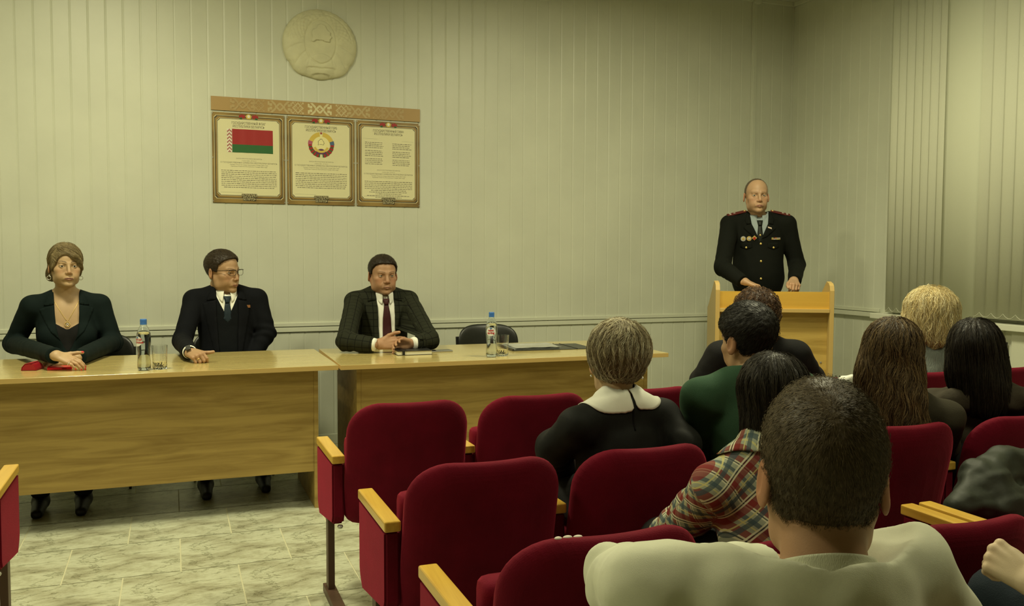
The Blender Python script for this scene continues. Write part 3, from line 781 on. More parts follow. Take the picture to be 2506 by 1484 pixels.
    if kind == 1:
        ex, ez, R = cxp, 2.052, .086
        def sect(a0, a1, r0, r1, yy, n=14, sx=1., sz=1.):
            m = MB(); v = []
            for i in range(n+1):
                a = math.radians(a0+(a1-a0)*i/n); v += [(ex+sx*r0*math.cos(a), yy, ez+sz*r0*math.sin(a)), (ex+sx*r1*math.cos(a), yy, ez+sz*r1*math.sin(a))]
            m.add(v, [(2*i, 2*i+1, 2*i+3, 2*i+2) for i in range(n)]); return m
        m = MB(); nn = 32; m.add([(ex+.058*math.cos(2*PI*i/nn), y-.0006, ez+.005+.066*math.sin(2*PI*i/nn)) for i in range(nn)], [tuple(range(nn))]); m.build('emblem_field', mat('print_pale_yellow', (.78, .72, .36, 1), .5), t, world=True)
        for s in (1, -1):
            f = (lambda a: a) if s == 1 else (lambda a: 180-a)
            sect(f(15), f(82), R*.66, R, y-.0008).build('emblem_wheat', yel, t, world=True)
            sect(f(2), f(20), R*.70, R*1.03, y-.0012).build('emblem_flowers', blu if s == 1 else mat('print_pink', (.42, .10, .16, 1), .5), t, world=True)
            for k in range(5):
                a = 2-k*17
                sect(f(a), f(a-11), R*(.72-.03*k), R*1.0, y-.001).build('emblem_ribbon', redp, t, world=True)
                sect(f(a-11), f(a-17), R*(.72-.03*k), R*.98, y-.001).build('emblem_ribbon', grp, t, world=True)
        m = MB(); nn = 20; m.add([(ex+.036*math.cos(PI*i/nn), y-.0014, ez-.062+.036*math.sin(PI*i/nn)) for i in range(nn+1)], [tuple(range(nn+1))]); m.build('emblem_globe', mat('print_purple', (.10, .03, .10, 1), .5), t, world=True)
        sect(200, 340, R*.45, R*.62, y-.0016).build('emblem_band', yel, t, world=True)
        m = MB(); P = [(ex+.024*a, y-.0012, ez+.018+.024*b) for a, b in MAPO]; P2 = [(ex+.024*a*.88, y-.0014, ez+.018+.024*b*.88) for a, b in MAPO]
        m.add(P, [tuple(range(len(P)))]); m.build('emblem_map', dk, t, world=True)
        m = MB(); m.add(P2, [tuple(range(len(P)))]); m.build('emblem_map', mat('print_pale_yellow', (0, 0, 0, 1)), t, world=True)
        m = MB(); m.add([(ex+(.011 if i % 2 == 0 else .0045)*math.sin(PI*i/5), y-.0016, ez+.079+(.011 if i % 2 == 0 else .0045)*math.cos(PI*i/5)) for i in range(10)], [tuple(range(10))]); m.build('emblem_star', redp, t, world=True)
    if kind == 2:
        mb = MB()
        rect(mb, x0+.045, x0+.145, 2.112, 2.1128, y); rect(mb, x1-.13, x1-.045, 2.102, 2.1028, y)
        for blk_ in range(3):
            for ln in range(4):
                z = 2.085-blk_*.056-ln*.0118
                words(mb, x0+.058, x0+.058+rnd.uniform(.115, .135), z, .0045, y, rnd); words(mb, x1-.195, x1-.195+rnd.uniform(.12, .14), z-.004, .0045, y, rnd)
        mb.build('verse_lines', ink, t, world=True)['kind'] = 'stuff'
    for zz in (z0+.01, 1.94, z1-.008):
        for xx in (x0+.004, x1-.004):
            mb = MB(); mb.lathe([(.001, 0), (.004, 0), (.003, .003)], 8, Matrix.Translation((xx, YP-.005, zz)) @ Matrix.Rotation(PI/2, 4, 'X')); mb.build('pin', bolt, t, world=True)
    return t
poster(.262, .722, 'ФЛАГ', 0, 'leftmost wall poster, with the red and green flag', 1)
poster(.736, 1.190, 'ГЕРБ', 1, 'middle wall poster, with the round coloured coat of arms', 2)
poster(1.204, 1.650, 'ГИМН', 2, 'rightmost wall poster, with two columns of verse', 3)
# ================================================================ organic modelling tools (distance fields turned into meshes)
F4 = np.float32
def ell(P, c, r, R=None):
    q = P-np.array(c, F4)
    if R is not None: q = q @ R
    r = np.array(r, F4); a = q/r; k0 = np.sqrt((a*a).sum(1)); b = a/r; k1 = np.sqrt((b*b).sum(1))+1e-9
    return k0*(k0-1)/k1
def cone(P, a, b, ra, rb=None):
    rb = ra if rb is None else rb
    a = np.array(a, F4); b = np.array(b, F4); ba = b-a; pa = P-a
    t = np.clip((pa @ ba)/max(1e-9, float(ba @ ba)), 0, 1)
    return np.linalg.norm(pa-t[:, None]*ba, axis=1)-(ra+(rb-ra)*t)
def smin(a, b, k):
    h = np.clip(.5+.5*(b-a)/k, 0, 1); return b+(a-b)*h-k*h*(1-h)
def smax(a, b, k): return -smin(-a, -b, k)
def snoise(P, s, seed=0):
    """smooth pseudo noise from sines"""
    x, y, z = (P*s+seed*1.37).T
    return (np.sin(x*1.7+np.sin(y*1.3+seed)*1.2)+np.sin(y*2.1+np.sin(z*1.7)*1.3)+np.sin(z*1.9+np.sin(x*1.1+2)*1.4))/3
def surfnets(f, lo, hi, h, sparse=4):
    lo = np.array(lo, float); hi = np.array(hi, float)
    n = np.ceil((hi-lo)/h/sparse).astype(int)*sparse
    nc = n//sparse; H = h*sparse
    ax = [lo[i]+(np.arange(nc[i])+.5)*H-.5*h for i in range(3)]
    C = np.stack(np.meshgrid(*ax, indexing='ij'), -1).reshape(-1, 3).astype(F4)
    dc = f(C); act = np.where(np.abs(dc) < H*1.35+.004)[0]
    V = np.repeat(np.repeat(np.repeat(dc.reshape(nc), sparse, 0), sparse, 1), sparse, 2).astype(F4)
    o = np.stack(np.meshgrid(*[np.arange(sparse)]*3, indexing='ij'), -1).reshape(-1, 3)
    ci = np.stack(np.unravel_index(act, nc), -1)
    idx = (ci[:, None]*sparse+o[None]).reshape(-1, 3)
    P = (lo+idx*h).astype(F4); out = np.empty(len(P), F4)
    for s in range(0, len(P), 400000): out[s:s+400000] = f(P[s:s+400000])
    V[idx[:, 0], idx[:, 1], idx[:, 2]] = out
    V[0] = V[-1] = 1; V[:, 0] = V[:, -1] = 1; V[:, :, 0] = V[:, :, -1] = 1
    S = V < 0; nx, ny, nz_ = V.shape
    acc = {}; lin_ = lambda a: (a[:, 0]*ny+a[:, 1])*nz_+a[:, 2]
    cells = []; pts = []; quads = []
    for axis in range(3):
        sl0 = [slice(None)]*3; sl1 = [slice(None)]*3; sl0[axis] = slice(0, -1); sl1[axis] = slice(1, None)
        a = S[tuple(sl0)]; b = S[tuple(sl1)]; e = np.stack(np.where(a != b), -1)
        if not len(e): continue
        e2 = e.copy(); e2[:, axis] += 1
        v0 = V[e[:, 0], e[:, 1], e[:, 2]]; v1 = V[e2[:, 0], e2[:, 1], e2[:, 2]]
        t = np.clip(v0/(v0-v1), 0, 1); p = e.astype(float); p[:, axis] += t
        u, w = (axis+1) % 3, (axis+2) % 3; q = []
        for du, dw in ((0, 0), (-1, 0), (-1, -1), (0, -1)):
            c = e.copy(); c[:, u] += du; c[:, w] += dw; L = lin_(c); cells.append(L); pts.append(p); q.append(L)
        q = np.stack(q, -1); flip = ~a[e[:, 0], e[:, 1], e[:, 2]]
        q[flip] = q[flip][:, ::-1]; quads.append(q)
    cells = np.concatenate(cells); pts = np.concatenate(pts); quads = np.concatenate(quads)
    uq, inv = np.unique(cells, return_inverse=True); cnt = np.bincount(inv)
    vs = np.stack([np.bincount(inv, pts[:, i])/cnt for i in range(3)], -1)
    return lo+vs*h, np.searchsorted(uq, quads)
def np_mesh(name, V, Fq, col=None, fab=None):
    me = bpy.data.meshes.new(name); V = np.asarray(V, np.float32); Fq = np.asarray(Fq, np.int32); k = Fq.shape[1]
    me.vertices.add(len(V)); me.vertices.foreach_set('co', V.ravel())
    me.loops.add(Fq.size); me.loops.foreach_set('vertex_index', Fq.ravel())
    me.polygons.add(len(Fq)); me.polygons.foreach_set('loop_start', np.arange(0, Fq.size, k, dtype=np.int32))
    me.polygons.foreach_set('use_smooth', np.ones(len(Fq), bool)); me.update(calc_edges=True)
    if col is not None:
        a = me.color_attributes.new('Col', 'FLOAT_COLOR', 'POINT'); c = np.ones((len(V), 4), np.float32); c[:, :3] = col; a.data.foreach_set('color', c.ravel())
    if fab is not None:
        a = me.attributes.new('fab', 'FLOAT_VECTOR', 'POINT'); a.data.foreach_set('vector', np.asarray(fab, np.float32).ravel())
    return me
def rotm(yaw=0, pitch=0, roll=0):
    """yaw about up (0 = facing the back wall, 180 = facing the camera side), pitch > 0 looks up, roll > 0 tips towards the person's right"""
    M = Matrix.Rotation(math.radians(yaw), 3, 'Z') @ Matrix.Rotation(math.radians(pitch), 3, 'X') @ Matrix.Rotation(math.radians(roll), 3, 'Y')
    return np.array(M)
def JZ(px, py, z):
    d = CM.T @ np.array([(px-1253)/FPX, (py-742)/FPX, 1.]); t = (z-HC)/d[2]; return Vector((d[0]*t, d[1]*t, z))

# ---- materials driven by attributes
def attr_mat(name, rough=.5, bump=.1, bscale=300, spec=.5, sss=0, sheen=0, var=.12, vscale=60):
    if name in MATS: return MATS[name]
    M = bpy.data.materials.new(name); M.use_nodes = True; nt = M.node_tree; b = nt.nodes['Principled BSDF']
    a = nt.nodes.new('ShaderNodeAttribute'); a.attribute_name = 'Col'
    tc = nt.nodes.new('ShaderNodeTexCoord'); n = nt.nodes.new('ShaderNodeTexNoise'); n.inputs['Scale'].default_value = vscale; n.inputs['Detail'].default_value = 4
    nt.links.new(tc.outputs['Object'], n.inputs['Vector'])
    r = nt.nodes.new('ShaderNodeMapRange'); r.inputs['To Min'].default_value = 1-var; r.inputs['To Max'].default_value = 1+var*.6
    nt.links.new(n.outputs[0], r.inputs[0])
    mx = nt.nodes.new('ShaderNodeVectorMath'); mx.operation = 'MULTIPLY'
    nt.links.new(a.outputs['Color'], mx.inputs[0]); nt.links.new(r.outputs[0], mx.inputs[1]); nt.links.new(mx.outputs[0], b.inputs['Base Color'])
    n2 = nt.nodes.new('ShaderNodeTexNoise'); n2.inputs['Scale'].default_value = bscale; nt.links.new(tc.outputs['Object'], n2.inputs['Vector'])
    bp = nt.nodes.new('ShaderNodeBump'); bp.inputs['Strength'].default_value = bump; bp.inputs['Distance'].default_value = .002
    nt.links.new(n2.outputs[0], bp.inputs['Height']); nt.links.new(bp.outputs[0], b.inputs['Normal'])
    b.inputs['Roughness'].default_value = rough; b.inputs['Specular IOR Level'].default_value = spec
    b.inputs['Sheen Weight'].default_value = sheen
    MATS[name] = M; return M
skinm = attr_mat('skin', .52, .12, 500, .4, var=.10, vscale=35)
hairm = attr_mat('hair', .52, .0, 100, .35, var=.25, vscale=120)

# ---- head
def head_sdf(P, q, ears=True):
    """q: options w (width), jaw, cheek, nose, lip"""
    w = q.get('w', 1); jw = q.get('jaw', 1); fat = q.get('fat', 0)
    X = P.copy(); X[:, 0] /= w; A = np.abs(X[:, 0]); S = X.copy(); S[:, 0] = A    # mirrored
    d = ell(X, (0, -.008, .030), (.0755, .099, q.get('crown', .086)))
    d = smin(d, ell(X, (0, .022, -.045), (.058+fat*.4, .066, .070)), .03)
    d = smin(d, cone(S, (.050*jw, -.004, -.040), (.043*jw, .018, -.076), .018+fat, .017+fat), .022)
    d = smin(d, cone(S, (.043*jw, .018, -.076), (.010, .070, -.098), .017+fat, .016), .02)
    d = smin(d, ell(S, (.046, .050, -.022), (.022, .025, .019)), .018)
    d = smin(d, ell(S, (.038, .048, -.055), (.020+fat, .028+fat, .026+fat)), .02)
    if q.get('face', True):
        br = q.get('brow', 1)
        d = smin(d, cone(S, (.010, .086, .017), (.040, .072, .021), .0095*br, .008*br), .014)
        d = smax(d, -ell(S, (.0325, .0985, -.001), (.0205, .019, .0125)), .010)
        d = smin(d, cone(X, (0, .087, .012), (0, .106, -.034), .0075, .0112*q.get('nose', 1)), .010)
        d = smin(d, ell(S, (.0125*q.get('nose', 1), .0965, -.0385), (.0078, .0105, .0075)), .005)
        d = smax(d, -ell(S, (.0068, .1075, -.0475), (.0038, .006, .003)), .003)
        d = smin(d, ell(X, (0, .081, -.064), (.031, .020, .024)), .014)
        d = smin(d, ell(X, (0, .080, -.102), (.019, .0155, .014)), .013)
        lp = q.get('lip', 1)
        up = np.minimum(cone(S, (.0235, .0895, -.0700), (.004, .1025, -.0655), .0028, .0048*lp), 1)
        lo = cone(S, (.0215, .0895, -.0715), (0, .1010, -.0762), .0028, .0060*lp)
        d = smin(d, up, .005); d = smin(d, lo, .005)
        d = smax(d, -ell(X, (0, .1085, -.0702), (.0215, .0075, .0007)), .002)
        d = smax(d, -ell(X, (0, .106, -.0865), (.017, .008, .004)), .008)   # dip under the lower lip
        d = d+.0012*np.exp(-(cone(S, (.020, .097, -.041), (.031, .084, -.068), 0)/.0045)**2)      # fold beside the mouth
        d = d+.0009*np.exp(-(cone(S, (.020, .090, -.0135), (.042, .080, -.013), 0)/.0035)**2)      # below the eye
        lid = np.linalg.norm(S-np.array((.0325, .0700, 0), F4), axis=1)-.0146
        op = q.get('open', 1)
        lid = smax(lid, -ell(S, (.0325, .088, -.0012), (.0148, .02, .0046*op)), .0012)
        d = smin(d, lid, .003)
    if ears:
        a = math.radians(24); c, s = math.cos(a), math.sin(a); ct, st = math.cos(-.18), math.sin(-.18)
        R = np.array([[c, s, 0], [-s, c, 0], [0, 0, 1]], F4)
        R = R @ np.array([[1, 0, 0], [0, ct, st], [0, -st, ct]], F4)
        e = ell(S, (.0815, -.016, -.010), (.0065, .0185, .032), R)
        e = smax(e, -ell(S, (.0885, -.0125, -.006), (.0055, .0105, .0195), R), .004)
        d = smin(d, e, .008)
    return d
def blend(col, c2, m): return col*(1-m[:, None])+np.array(c2, F4)*m[:, None]
def sstep(a, b, x): t = np.clip((x-a)/(b-a), 0, 1); return t*t*(3-2*t)
def head_colour(L, q, skin):
    """skin tones in head coordinates: lips, brows, cheeks, lids"""
    n = len(L); col = np.tile(np.array(skin, F4), (n, 1)); ax = np.abs(L[:, 0])/q.get('w', 1); y, z = L[:, 1], L[:, 2]; front = sstep(.0, .05, y)
    red = (skin[0]*.98, skin[1]*.70, skin[2]*.66)
    col = blend(col, red, .45*np.exp(-((ax-.045)**2/.0005+(z+.03)**2/.0005))*front)
    col = blend(col, red, .55*np.exp(-(ax**2/.00018+(z+.036)**2/.00018))*front)
    col = blend(col, red, .6*sstep(.071, .078, ax)*(np.abs(z+.01) < .045)*(y < .02))
    if q.get('face', True):
        k = q.get('lipcol', (skin[0]*.78, skin[1]*.46, skin[2]*.46))
        lip = (((L[:, 0]/.024)**2+((z+.0712)/.0085)**2) < 1)*(y > .088)
        col = blend(col, k, lip*.8)
        col = blend(col, tuple(c*.25 for c in k), ((ax < .022)*(np.abs(z+.0702-(ax*.03)) < .0011)*(y > .085))*.9)  # dark mouth line painted in for the shade between the lips
        bc = q.get('browcol', (.06, .035, .015)); t = np.clip((ax-.013)/.033, 0, 1)
        bz = .0195+.0065*np.sin(t*PI*.62)+q.get('browz', 0)
        bm = (ax > .012)*(ax < .047)*np.exp(-((z-bz)/(.0026*(1-.45*t)))**2)*(y > .04)
        col = blend(col, bc, np.clip(bm*1.3, 0, q.get('browa', .8)))
        lash = (((ax-.0325)/.0155)**2+((z+.0012)/.0062)**2 < 1)*(((ax-.0325)/.0155)**2+((z+.0012)/.0048)**2 > .8)*(y > .06)
        col = blend(col, tuple(c*.35 for c in skin), lash*q.get('lash', .5))
        sub = (((L[:, 0]/.052)**2+((z+.088)/.036)**2) < 1)*(y > .02)*(1-lip)
        if q.get('stubble'): col = blend(col, tuple(c*.62 for c in skin), sub*q['stubble'])
    return np.clip(col, 0, 1)
def to_world(V, R, c): return V @ R.T+np.array(c)
def make_eyes(par, R, c, q, gaze=(0, 0), iris=(.10, .13, .10)):
    for s in (-1, 1):
        mb = MB(); bm = bmesh.new(); bmesh.ops.create_uvsphere(bm, u_segments=28, v_segments=20, radius=.0128); M = Matrix.Rotation(-PI/2, 4, 'X') @ Matrix.Identity(4)
        gy, gz = gaze; G = Matrix.Rotation(math.radians(gy), 4, 'Z') @ Matrix.Rotation(math.radians(gz), 4, 'X')
        vs = []; cols = []
        for v in bm.verts:
            p = Vector((v.co.x, v.co.z, -v.co.y)); r = math.hypot(p.x, p.z)
            if p.y > 0 and r < .0021: k = (.004, .004, .004)
            elif p.y > 0 and r < .0058: k = iris
            else: k = (.50, .47, .40)
            p = G.to_3x3() @ p; cols.append(k); vs.append((p.x+s*.0325*q.get('w', 1), p.y+.0700, p.z))
        fs = [[v.index for v in f.verts] for f in bm.faces]; bm.free()
        V = to_world(np.array(vs), R, c); me = bpy.data.meshes.new('eye'); me.from_pydata([tuple(v) for v in V], [], fs)
        a = me.color_attributes.new('Col', 'FLOAT_COLOR', 'POINT')
        for i, k in enumerate(cols): a.data[i].color = tuple(k)+(1,)
        link('eye', me, attr_mat('eyeball', .25, 0, 10, .25, var=0), par, True, True)

# ---- hair strands
def strands(par, name, roots, flow, n, length, width=.0012, segs=6, lift=.004, cols=((.1, .07, .04),), wob=.15, bvh=None, curl=0, seed=0, base=None, jit=.002, mat_=None, taper=.35, flat=.9):
    """hair locks as thin three-sided tapering tubes that follow a flow over the scalp surface; base=(V,F,col) is the underlying hair mass"""
    rnd = np.random.RandomState(seed); V, N = roots
    pick = rnd.randint(0, len(V), n); P = V[pick]+rnd.normal(0, jit, (n, 3)); Nn = N[pick]
    L = length*(.55+.7*rnd.rand(n)); offs = lift*rnd.rand(n)**1.3
    ph = rnd.rand(n)*6.28; wv = rnd.normal(0, wob, (n, 3))
    pts = np.zeros((segs+1, n, 3)); P = P+Nn*offs[:, None]; pts[0] = P
    for s in range(1, segs+1):
        D = flow(P)+wv
        if curl: 
            D = D+curl*np.stack([np.sin(ph+s*1.5), np.cos(ph+s*1.3), np.sin(ph*2+s*1.1)], -1)
        Nn_ = Nn/(np.linalg.norm(Nn, axis=1)[:, None]+1e-9)
        D = D-Nn_*((D*Nn_).sum(1)[:, None])*(1 if bvh is not None else flat)
        D /= (np.linalg.norm(D, axis=1)[:, None]+1e-9)
        P = P+D*(L/segs)[:, None]
        if bvh is not None:
            for i in range(n):
                loc, nor, ix, ds = bvh.find_nearest(P[i])
                if loc is not None:
                    nn = np.array(nor); P[i] = np.array(loc)+nn*(offs[i]+.0006); Nn[i] = nn
        pts[s] = P
    k = 3; W = width*(.6+.8*rnd.rand(n))
    T = np.gradient(pts, axis=0); T /= np.linalg.norm(T, axis=2)[..., None]+1e-9
    A = np.cross(T, np.array([.3, .5, .81])); A /= np.linalg.norm(A, axis=2)[..., None]+1e-9; B = np.cross(T, A)
    vs = np.zeros((segs+1, n, k, 3)); tp = np.linspace(0, 1, segs+1)
    wid = (1-(1-taper)*tp**2)
    for j in range(k):
        a = 2*PI*j/k; vs[:, :, j] = pts+(A*math.cos(a)+B*math.sin(a))*(W[None, :, None]*wid[:, None, None]*.5)
    idx = np.arange((segs+1)*n*k).reshape(segs+1, n, k); fs = []
    for j in range(k):
        j2 = (j+1) % k; fs.append(np.stack([idx[:-1, :, j], idx[:-1, :, j2], idx[1:, :, j2], idx[1:, :, j]], -1).reshape(-1, 4))
    fs = np.concatenate(fs); cl = np.array(cols)[rnd.randint(0, len(cols), n)]*(.75+.5*rnd.rand(n))[:, None]
    C = np.broadcast_to(cl[None, :, None, :], (segs+1, n, k, 3)).reshape(-1, 3); VV = vs.reshape(-1, 3)
    if base is not None:
        bV, bF, bC = base; fs = np.concatenate([bF, fs+len(bV)]); VV = np.concatenate([bV, VV]); C = np.concatenate([np.tile(np.array(bC, float), (len(bV), 1)) if np.ndim(bC) == 1 else bC, C])
    return link(name, np_mesh(name, VV, fs, C), mat_ or hairm, par, True, True)
def vnormals(V, Fq):
    fn = np.cross(V[Fq[:, 2]]-V[Fq[:, 0]], V[Fq[:, 3]]-V[Fq[:, 1]]); N = np.zeros_like(V)
    for j in range(4):
        for i in range(3): N[:, i] += np.bincount(Fq[:, j], fn[:, i], len(V))
    return N/(np.linalg.norm(N, axis=1)[:, None]+1e-12)

# ---- hands
def hand_prims(wrist, d, up, side, curl=(25, 30, 20), spread=1., thumb=(35, 10), scale=1., tc=20, fan=0, fcurl=None):
    """d: wrist to knuckles, up: back of the hand, side: +1 right hand, -1 left hand"""
    side = -side; d = Vector(d).normalized(); up = Vector(up); up = (up-d*up.dot(d)).normalized(); lat = d.cross(up).normalized()*side; w = Vector(wrist); s = scale
    palm = []; fing = []; tips = []
    offs = [.029, .010, -.0095, -.027]; kn = [.086, .089, .084, .076]; ln = [.074, .082, .075, .058]; rr = [.0090, .0092, .0088, .0078]
    for i in range(4):
        kp = w+(d*kn[i]+lat*offs[i]*spread+up*(.002-.003*abs(i-1.3)))*s
        palm.append((w+lat*offs[i]*.55*s, kp, .0145*s, .0108*s))
        dirv = (d+lat*(offs[i]*2.2*(spread-1)+fan)).normalized(); p = kp; cs = fcurl[i] if fcurl else curl
        ax = dirv.cross(up).normalized()
        for j, fr in enumerate((.46, .30, .24)):
            dirv = Matrix.Rotation(math.radians(-cs[j]), 3, ax) @ dirv
            q2 = p+dirv*ln[i]*fr*s; r0 = rr[i]*(1-.08*j)*s; fing.append((p.copy(), q2.copy(), r0, r0*.93)); p = q2
        tips.append((p.copy(), dirv.copy(), Matrix.Rotation(math.radians(-sum(cs)), 3, ax) @ up))
    palm.append((w+lat*.012*s, w+(d*.055+lat*.026)*s-up*.006*s, .016*s, .013*s))
    a, b = thumb; td = (d*math.cos(math.radians(a))+lat*math.sin(math.radians(a))-up*math.sin(math.radians(b))).normalized()
    p0 = w+(d*.018+lat*.020)*s-up*.004*s; p1 = p0+td*.044*s; ax = td.cross(up).normalized()
    t2 = Matrix.Rotation(math.radians(tc)*side, 3, up) @ td; p2 = p1+t2*.034*s; t3 = Matrix.Rotation(math.radians(tc)*side, 3, up) @ t2; p3 = p2+t3*.026*s
    palm.append((p0, p1, .0145*s, .0115*s)); fing.append((p1, p2, .0108*s, .0100*s)); fing.append((p2, p3, .0100*s, .0082*s)); tips.append((p3, t3, up))
    return palm, fing, tips, w, d
def hand_mesh(H, fore=None, skin=(.4, .25, .15), h=.0024, nails=None, rw=.026):
    palm, fing, tips, w, d = H
    base = w-d*.03 if fore is None else Vector(fore)
    allp = [p for a in palm+fing for p in (a[0], a[1])]+[base]
    lo = [min(p[i] for p in allp)-.02 for i in range(3)]; hi = [max(p[i] for p in allp)+.02 for i in range(3)]
    def f(P):
        r = None
        for a, b, ra, rb in palm:
            x = cone(P, a, b, ra, rb); r = x if r is None else smin(r, x, .010)
        r = smin(r, cone(P, base, w, rw, .0235), .016)
        g = None
        for a, b, ra, rb in fing:
            x = cone(P, a, b, ra, rb); g = x if g is None else smin(g, x, .0022)
        return smin(r, g, .005)
    V, Fq = surfnets(f, lo, hi, h)
    col = np.tile(np.array(skin, F4), (len(V), 1)); kn = [np.array(a[0]) for a in fing]
    for k in kn: col = blend(col, (skin[0]*.97, skin[1]*.72, skin[2]*.68), .35*np.exp(-((V-k)**2).sum(1)/.00018))
    for (tp, td, tu) in tips:
        c = np.array(tp+td*(.002)+tu*.0055); m = (((V-c)**2).sum(1) < (.0088 if nails else .006)**2)*((V-c) @ np.array(tu) > -.0035)
        col = blend(col, nails or tuple(min(1, x*1.25) for x in skin), m*.9)
    return V, Fq, col

# ---- projected pieces of clothing (lapels, pockets, collars, ties)
from mathutils.geometry import delaunay_2d_cdt
def patch(par, name, poly, bvh, R, c, m, off=.002, thick=.003, step=.010, back=False, yoff=None, smooth=True, lim=.6, puff=0, fab=False):
    """cut an outline (x, z seen from the front of the person) and lay it on the surface below it"""
    n = len(poly); bd = []
    for i in range(n):
        a = Vector(poly[i]); b = Vector(poly[(i+1) % n]); k = max(1, int((b-a).length/step))
        bd += [a+(b-a)*j/k for j in range(k)]
    xs = [p.x for p in bd]; zs = [p.y for p in bd]; ins = []
    x = min(xs)+step*.5
    while x < max(xs):
        z = min(zs)+step*.5
        while z < max(zs):
            if inpoly(x, z, [(p.x, p.y) for p in bd]) and min((Vector((x, z))-p).length for p in bd) > step*.45: ins.append(Vector((x, z)))
            z += step
        x += step
    r = delaunay_2d_cdt(bd+ins, [], [list(range(len(bd)))], 1, 1e-6); pv, pf = r[0], [list(f) for f in r[2]]
    sg = -1 if back else 1; ys = []
    for p in pv:
        hit = bvh.ray_cast(Vector((p.x, sg*lim, p.y)), Vector((0, -sg, 0)), lim*2)
        ys.append(hit[0].y if hit[0] is not None else None)
    ok = [y for y in ys if y is not None]; dflt = (sum(ok)/len(ok)) if ok else 0
    vs = []; nb = len(pv)
    cxp = sum(xs)/len(xs)
    for p, y in zip(pv, ys):
        y = dflt if y is None else y
        dd = min((Vector((p.x, p.y))-q).length for q in bd)
        e = off+thick+(yoff(p.x, p.y) if yoff else 0)+puff*min(1, dd/.012)
        vs.append((p.x, y+sg*e, p.y))
    for p, v in zip(pv, list(vs)): vs.append((p.x, v[1]-sg*(thick+.004), p.y))
    edges = {}
    for f in pf:
        for i in range(len(f)):
            e = (f[i], f[(i+1) % len(f)]); edges[tuple(sorted(e))] = edges.get(tuple(sorted(e)), 0)+1
    fs = []
    for f in pf:
        a, b_, c_ = [Vector(vs[i]) for i in f[:3]]; nn = (b_-a).cross(c_-a)
        if nn.y*sg < 0: f = f[::-1]
        fs.append(f); fs.append([i+nb for i in f][::-1])
        for i in range(len(f)):
            e = (f[i], f[(i+1) % len(f)])
            if edges[tuple(sorted(e))] == 1: fs.append([e[1], e[0], e[0]+nb, e[1]+nb])
    W_ = to_world(np.array(vs), R, c); me = bpy.data.meshes.new(name); me.from_pydata([tuple(v) for v in W_], [], fs)
    if fab:
        a = me.attributes.new('fab', 'FLOAT_VECTOR', 'POINT')
        for i, v in enumerate(vs): a.data[i].vector = (v[0], v[2], 0)
    o = link(name, me, m, par, smooth, True)
    return o
def bvh_of(V, Fq): return BVHTree.FromPolygons([tuple(v) for v in V], [tuple(int(i) for i in f) for f in Fq])
# ================================================================ people
def cloth(name, col, **k):
    k.setdefault('rough', .85); k.setdefault('bump', .25); k.setdefault('bscale', 350); k.setdefault('spec', .25); k.setdefault('sheen', .1)
    return mat(name, col, **k)
def fab_mat(name, fn, rough=.85):
    """woven check pattern laid out along the cloth's own two directions"""
    if name in MATS: return MATS[name]
    M = bpy.data.materials.new(name); M.use_nodes = True; nt = M.node_tree; b = nt.nodes['Principled BSDF']
    a = nt.nodes.new('ShaderNodeAttribute'); a.attribute_name = 'fab'; sp = nt.nodes.new('ShaderNodeSeparateXYZ'); nt.links.new(a.outputs['Vector'], sp.inputs[0])
    def math_(op, x, y=None, z=None):
        n = nt.nodes.new('ShaderNodeMath'); n.operation = op
        for i, v in enumerate((x, y, z)):
            if v is None: continue
            if isinstance(v, (int, float)): n.inputs[i].default_value = v
            else: nt.links.new(v, n.inputs[i])
        return n.outputs[0]
    def band(c, period, pos, w):     # 1 inside a stripe
        f = math_('FRACT', math_('ADD', math_('DIVIDE', c, period), 10.5-pos)); return math_('LESS_THAN', math_('ABSOLUTE', math_('SUBTRACT', f, .5)), w/period/2)
    def mixc(base, colr, f, blend='MIX'):
        m = nt.nodes.new('ShaderNodeMix'); m.data_type = 'RGBA'; m.blend_type = blend
        nt.links.new(f, m.inputs[0]); 
        if isinstance(base, tuple): m.inputs[6].default_value = base
        else: nt.links.new(base, m.inputs[6])
        m.inputs[7].default_value = colr; return m.outputs[2]
    out = fn(sp.outputs[0], sp.outputs[1], band, mixc, math_)
    nt.links.new(out, b.inputs['Base Color']); b.inputs['Roughness'].default_value = rough; b.inputs['Specular IOR Level'].default_value = .15
    MATS[name] = M; return M
def windowpane(u, v, band, mixc, math_):
    p = .042; o = mixc((.019, .021, .012, 1), (.003, .003, .002, 1), band(u, p, 0, .0036)); return mixc(o, (.003, .003, .002, 1), band(v, p, 0, .0036))
def plaid(u, v, band, mixc, math_):
    p = .064; o = (.31, .335, .25, 1); a_, b_ = math_('MULTIPLY', math_('ADD', u, v), .72), math_('MULTIPLY', math_('SUBTRACT', u, v), .72); u, v = a_, b_
    for c in (u, v):
        half = lambda x: math_('MULTIPLY', x, .82)
        o = mixc(o, (.19, .018, .018, 1), half(band(c, p, .25, .0185)))
        o = mixc(o, (.055, .085, .10, 1), half(band(c, p, .72, .010)))
        o = mixc(o, (.66, .64, .45, 1), half(band(c, p, .13, .0036))); o = mixc(o, (.66, .64, .45, 1), half(band(c, p, .02, .0036)))
        o = mixc(o, (.03, .02, .02, 1), half(band(c, p, .075, .0025))); o = mixc(o, (.55, .5, .2, 1), half(band(c, p, .55, .003)))
    return o
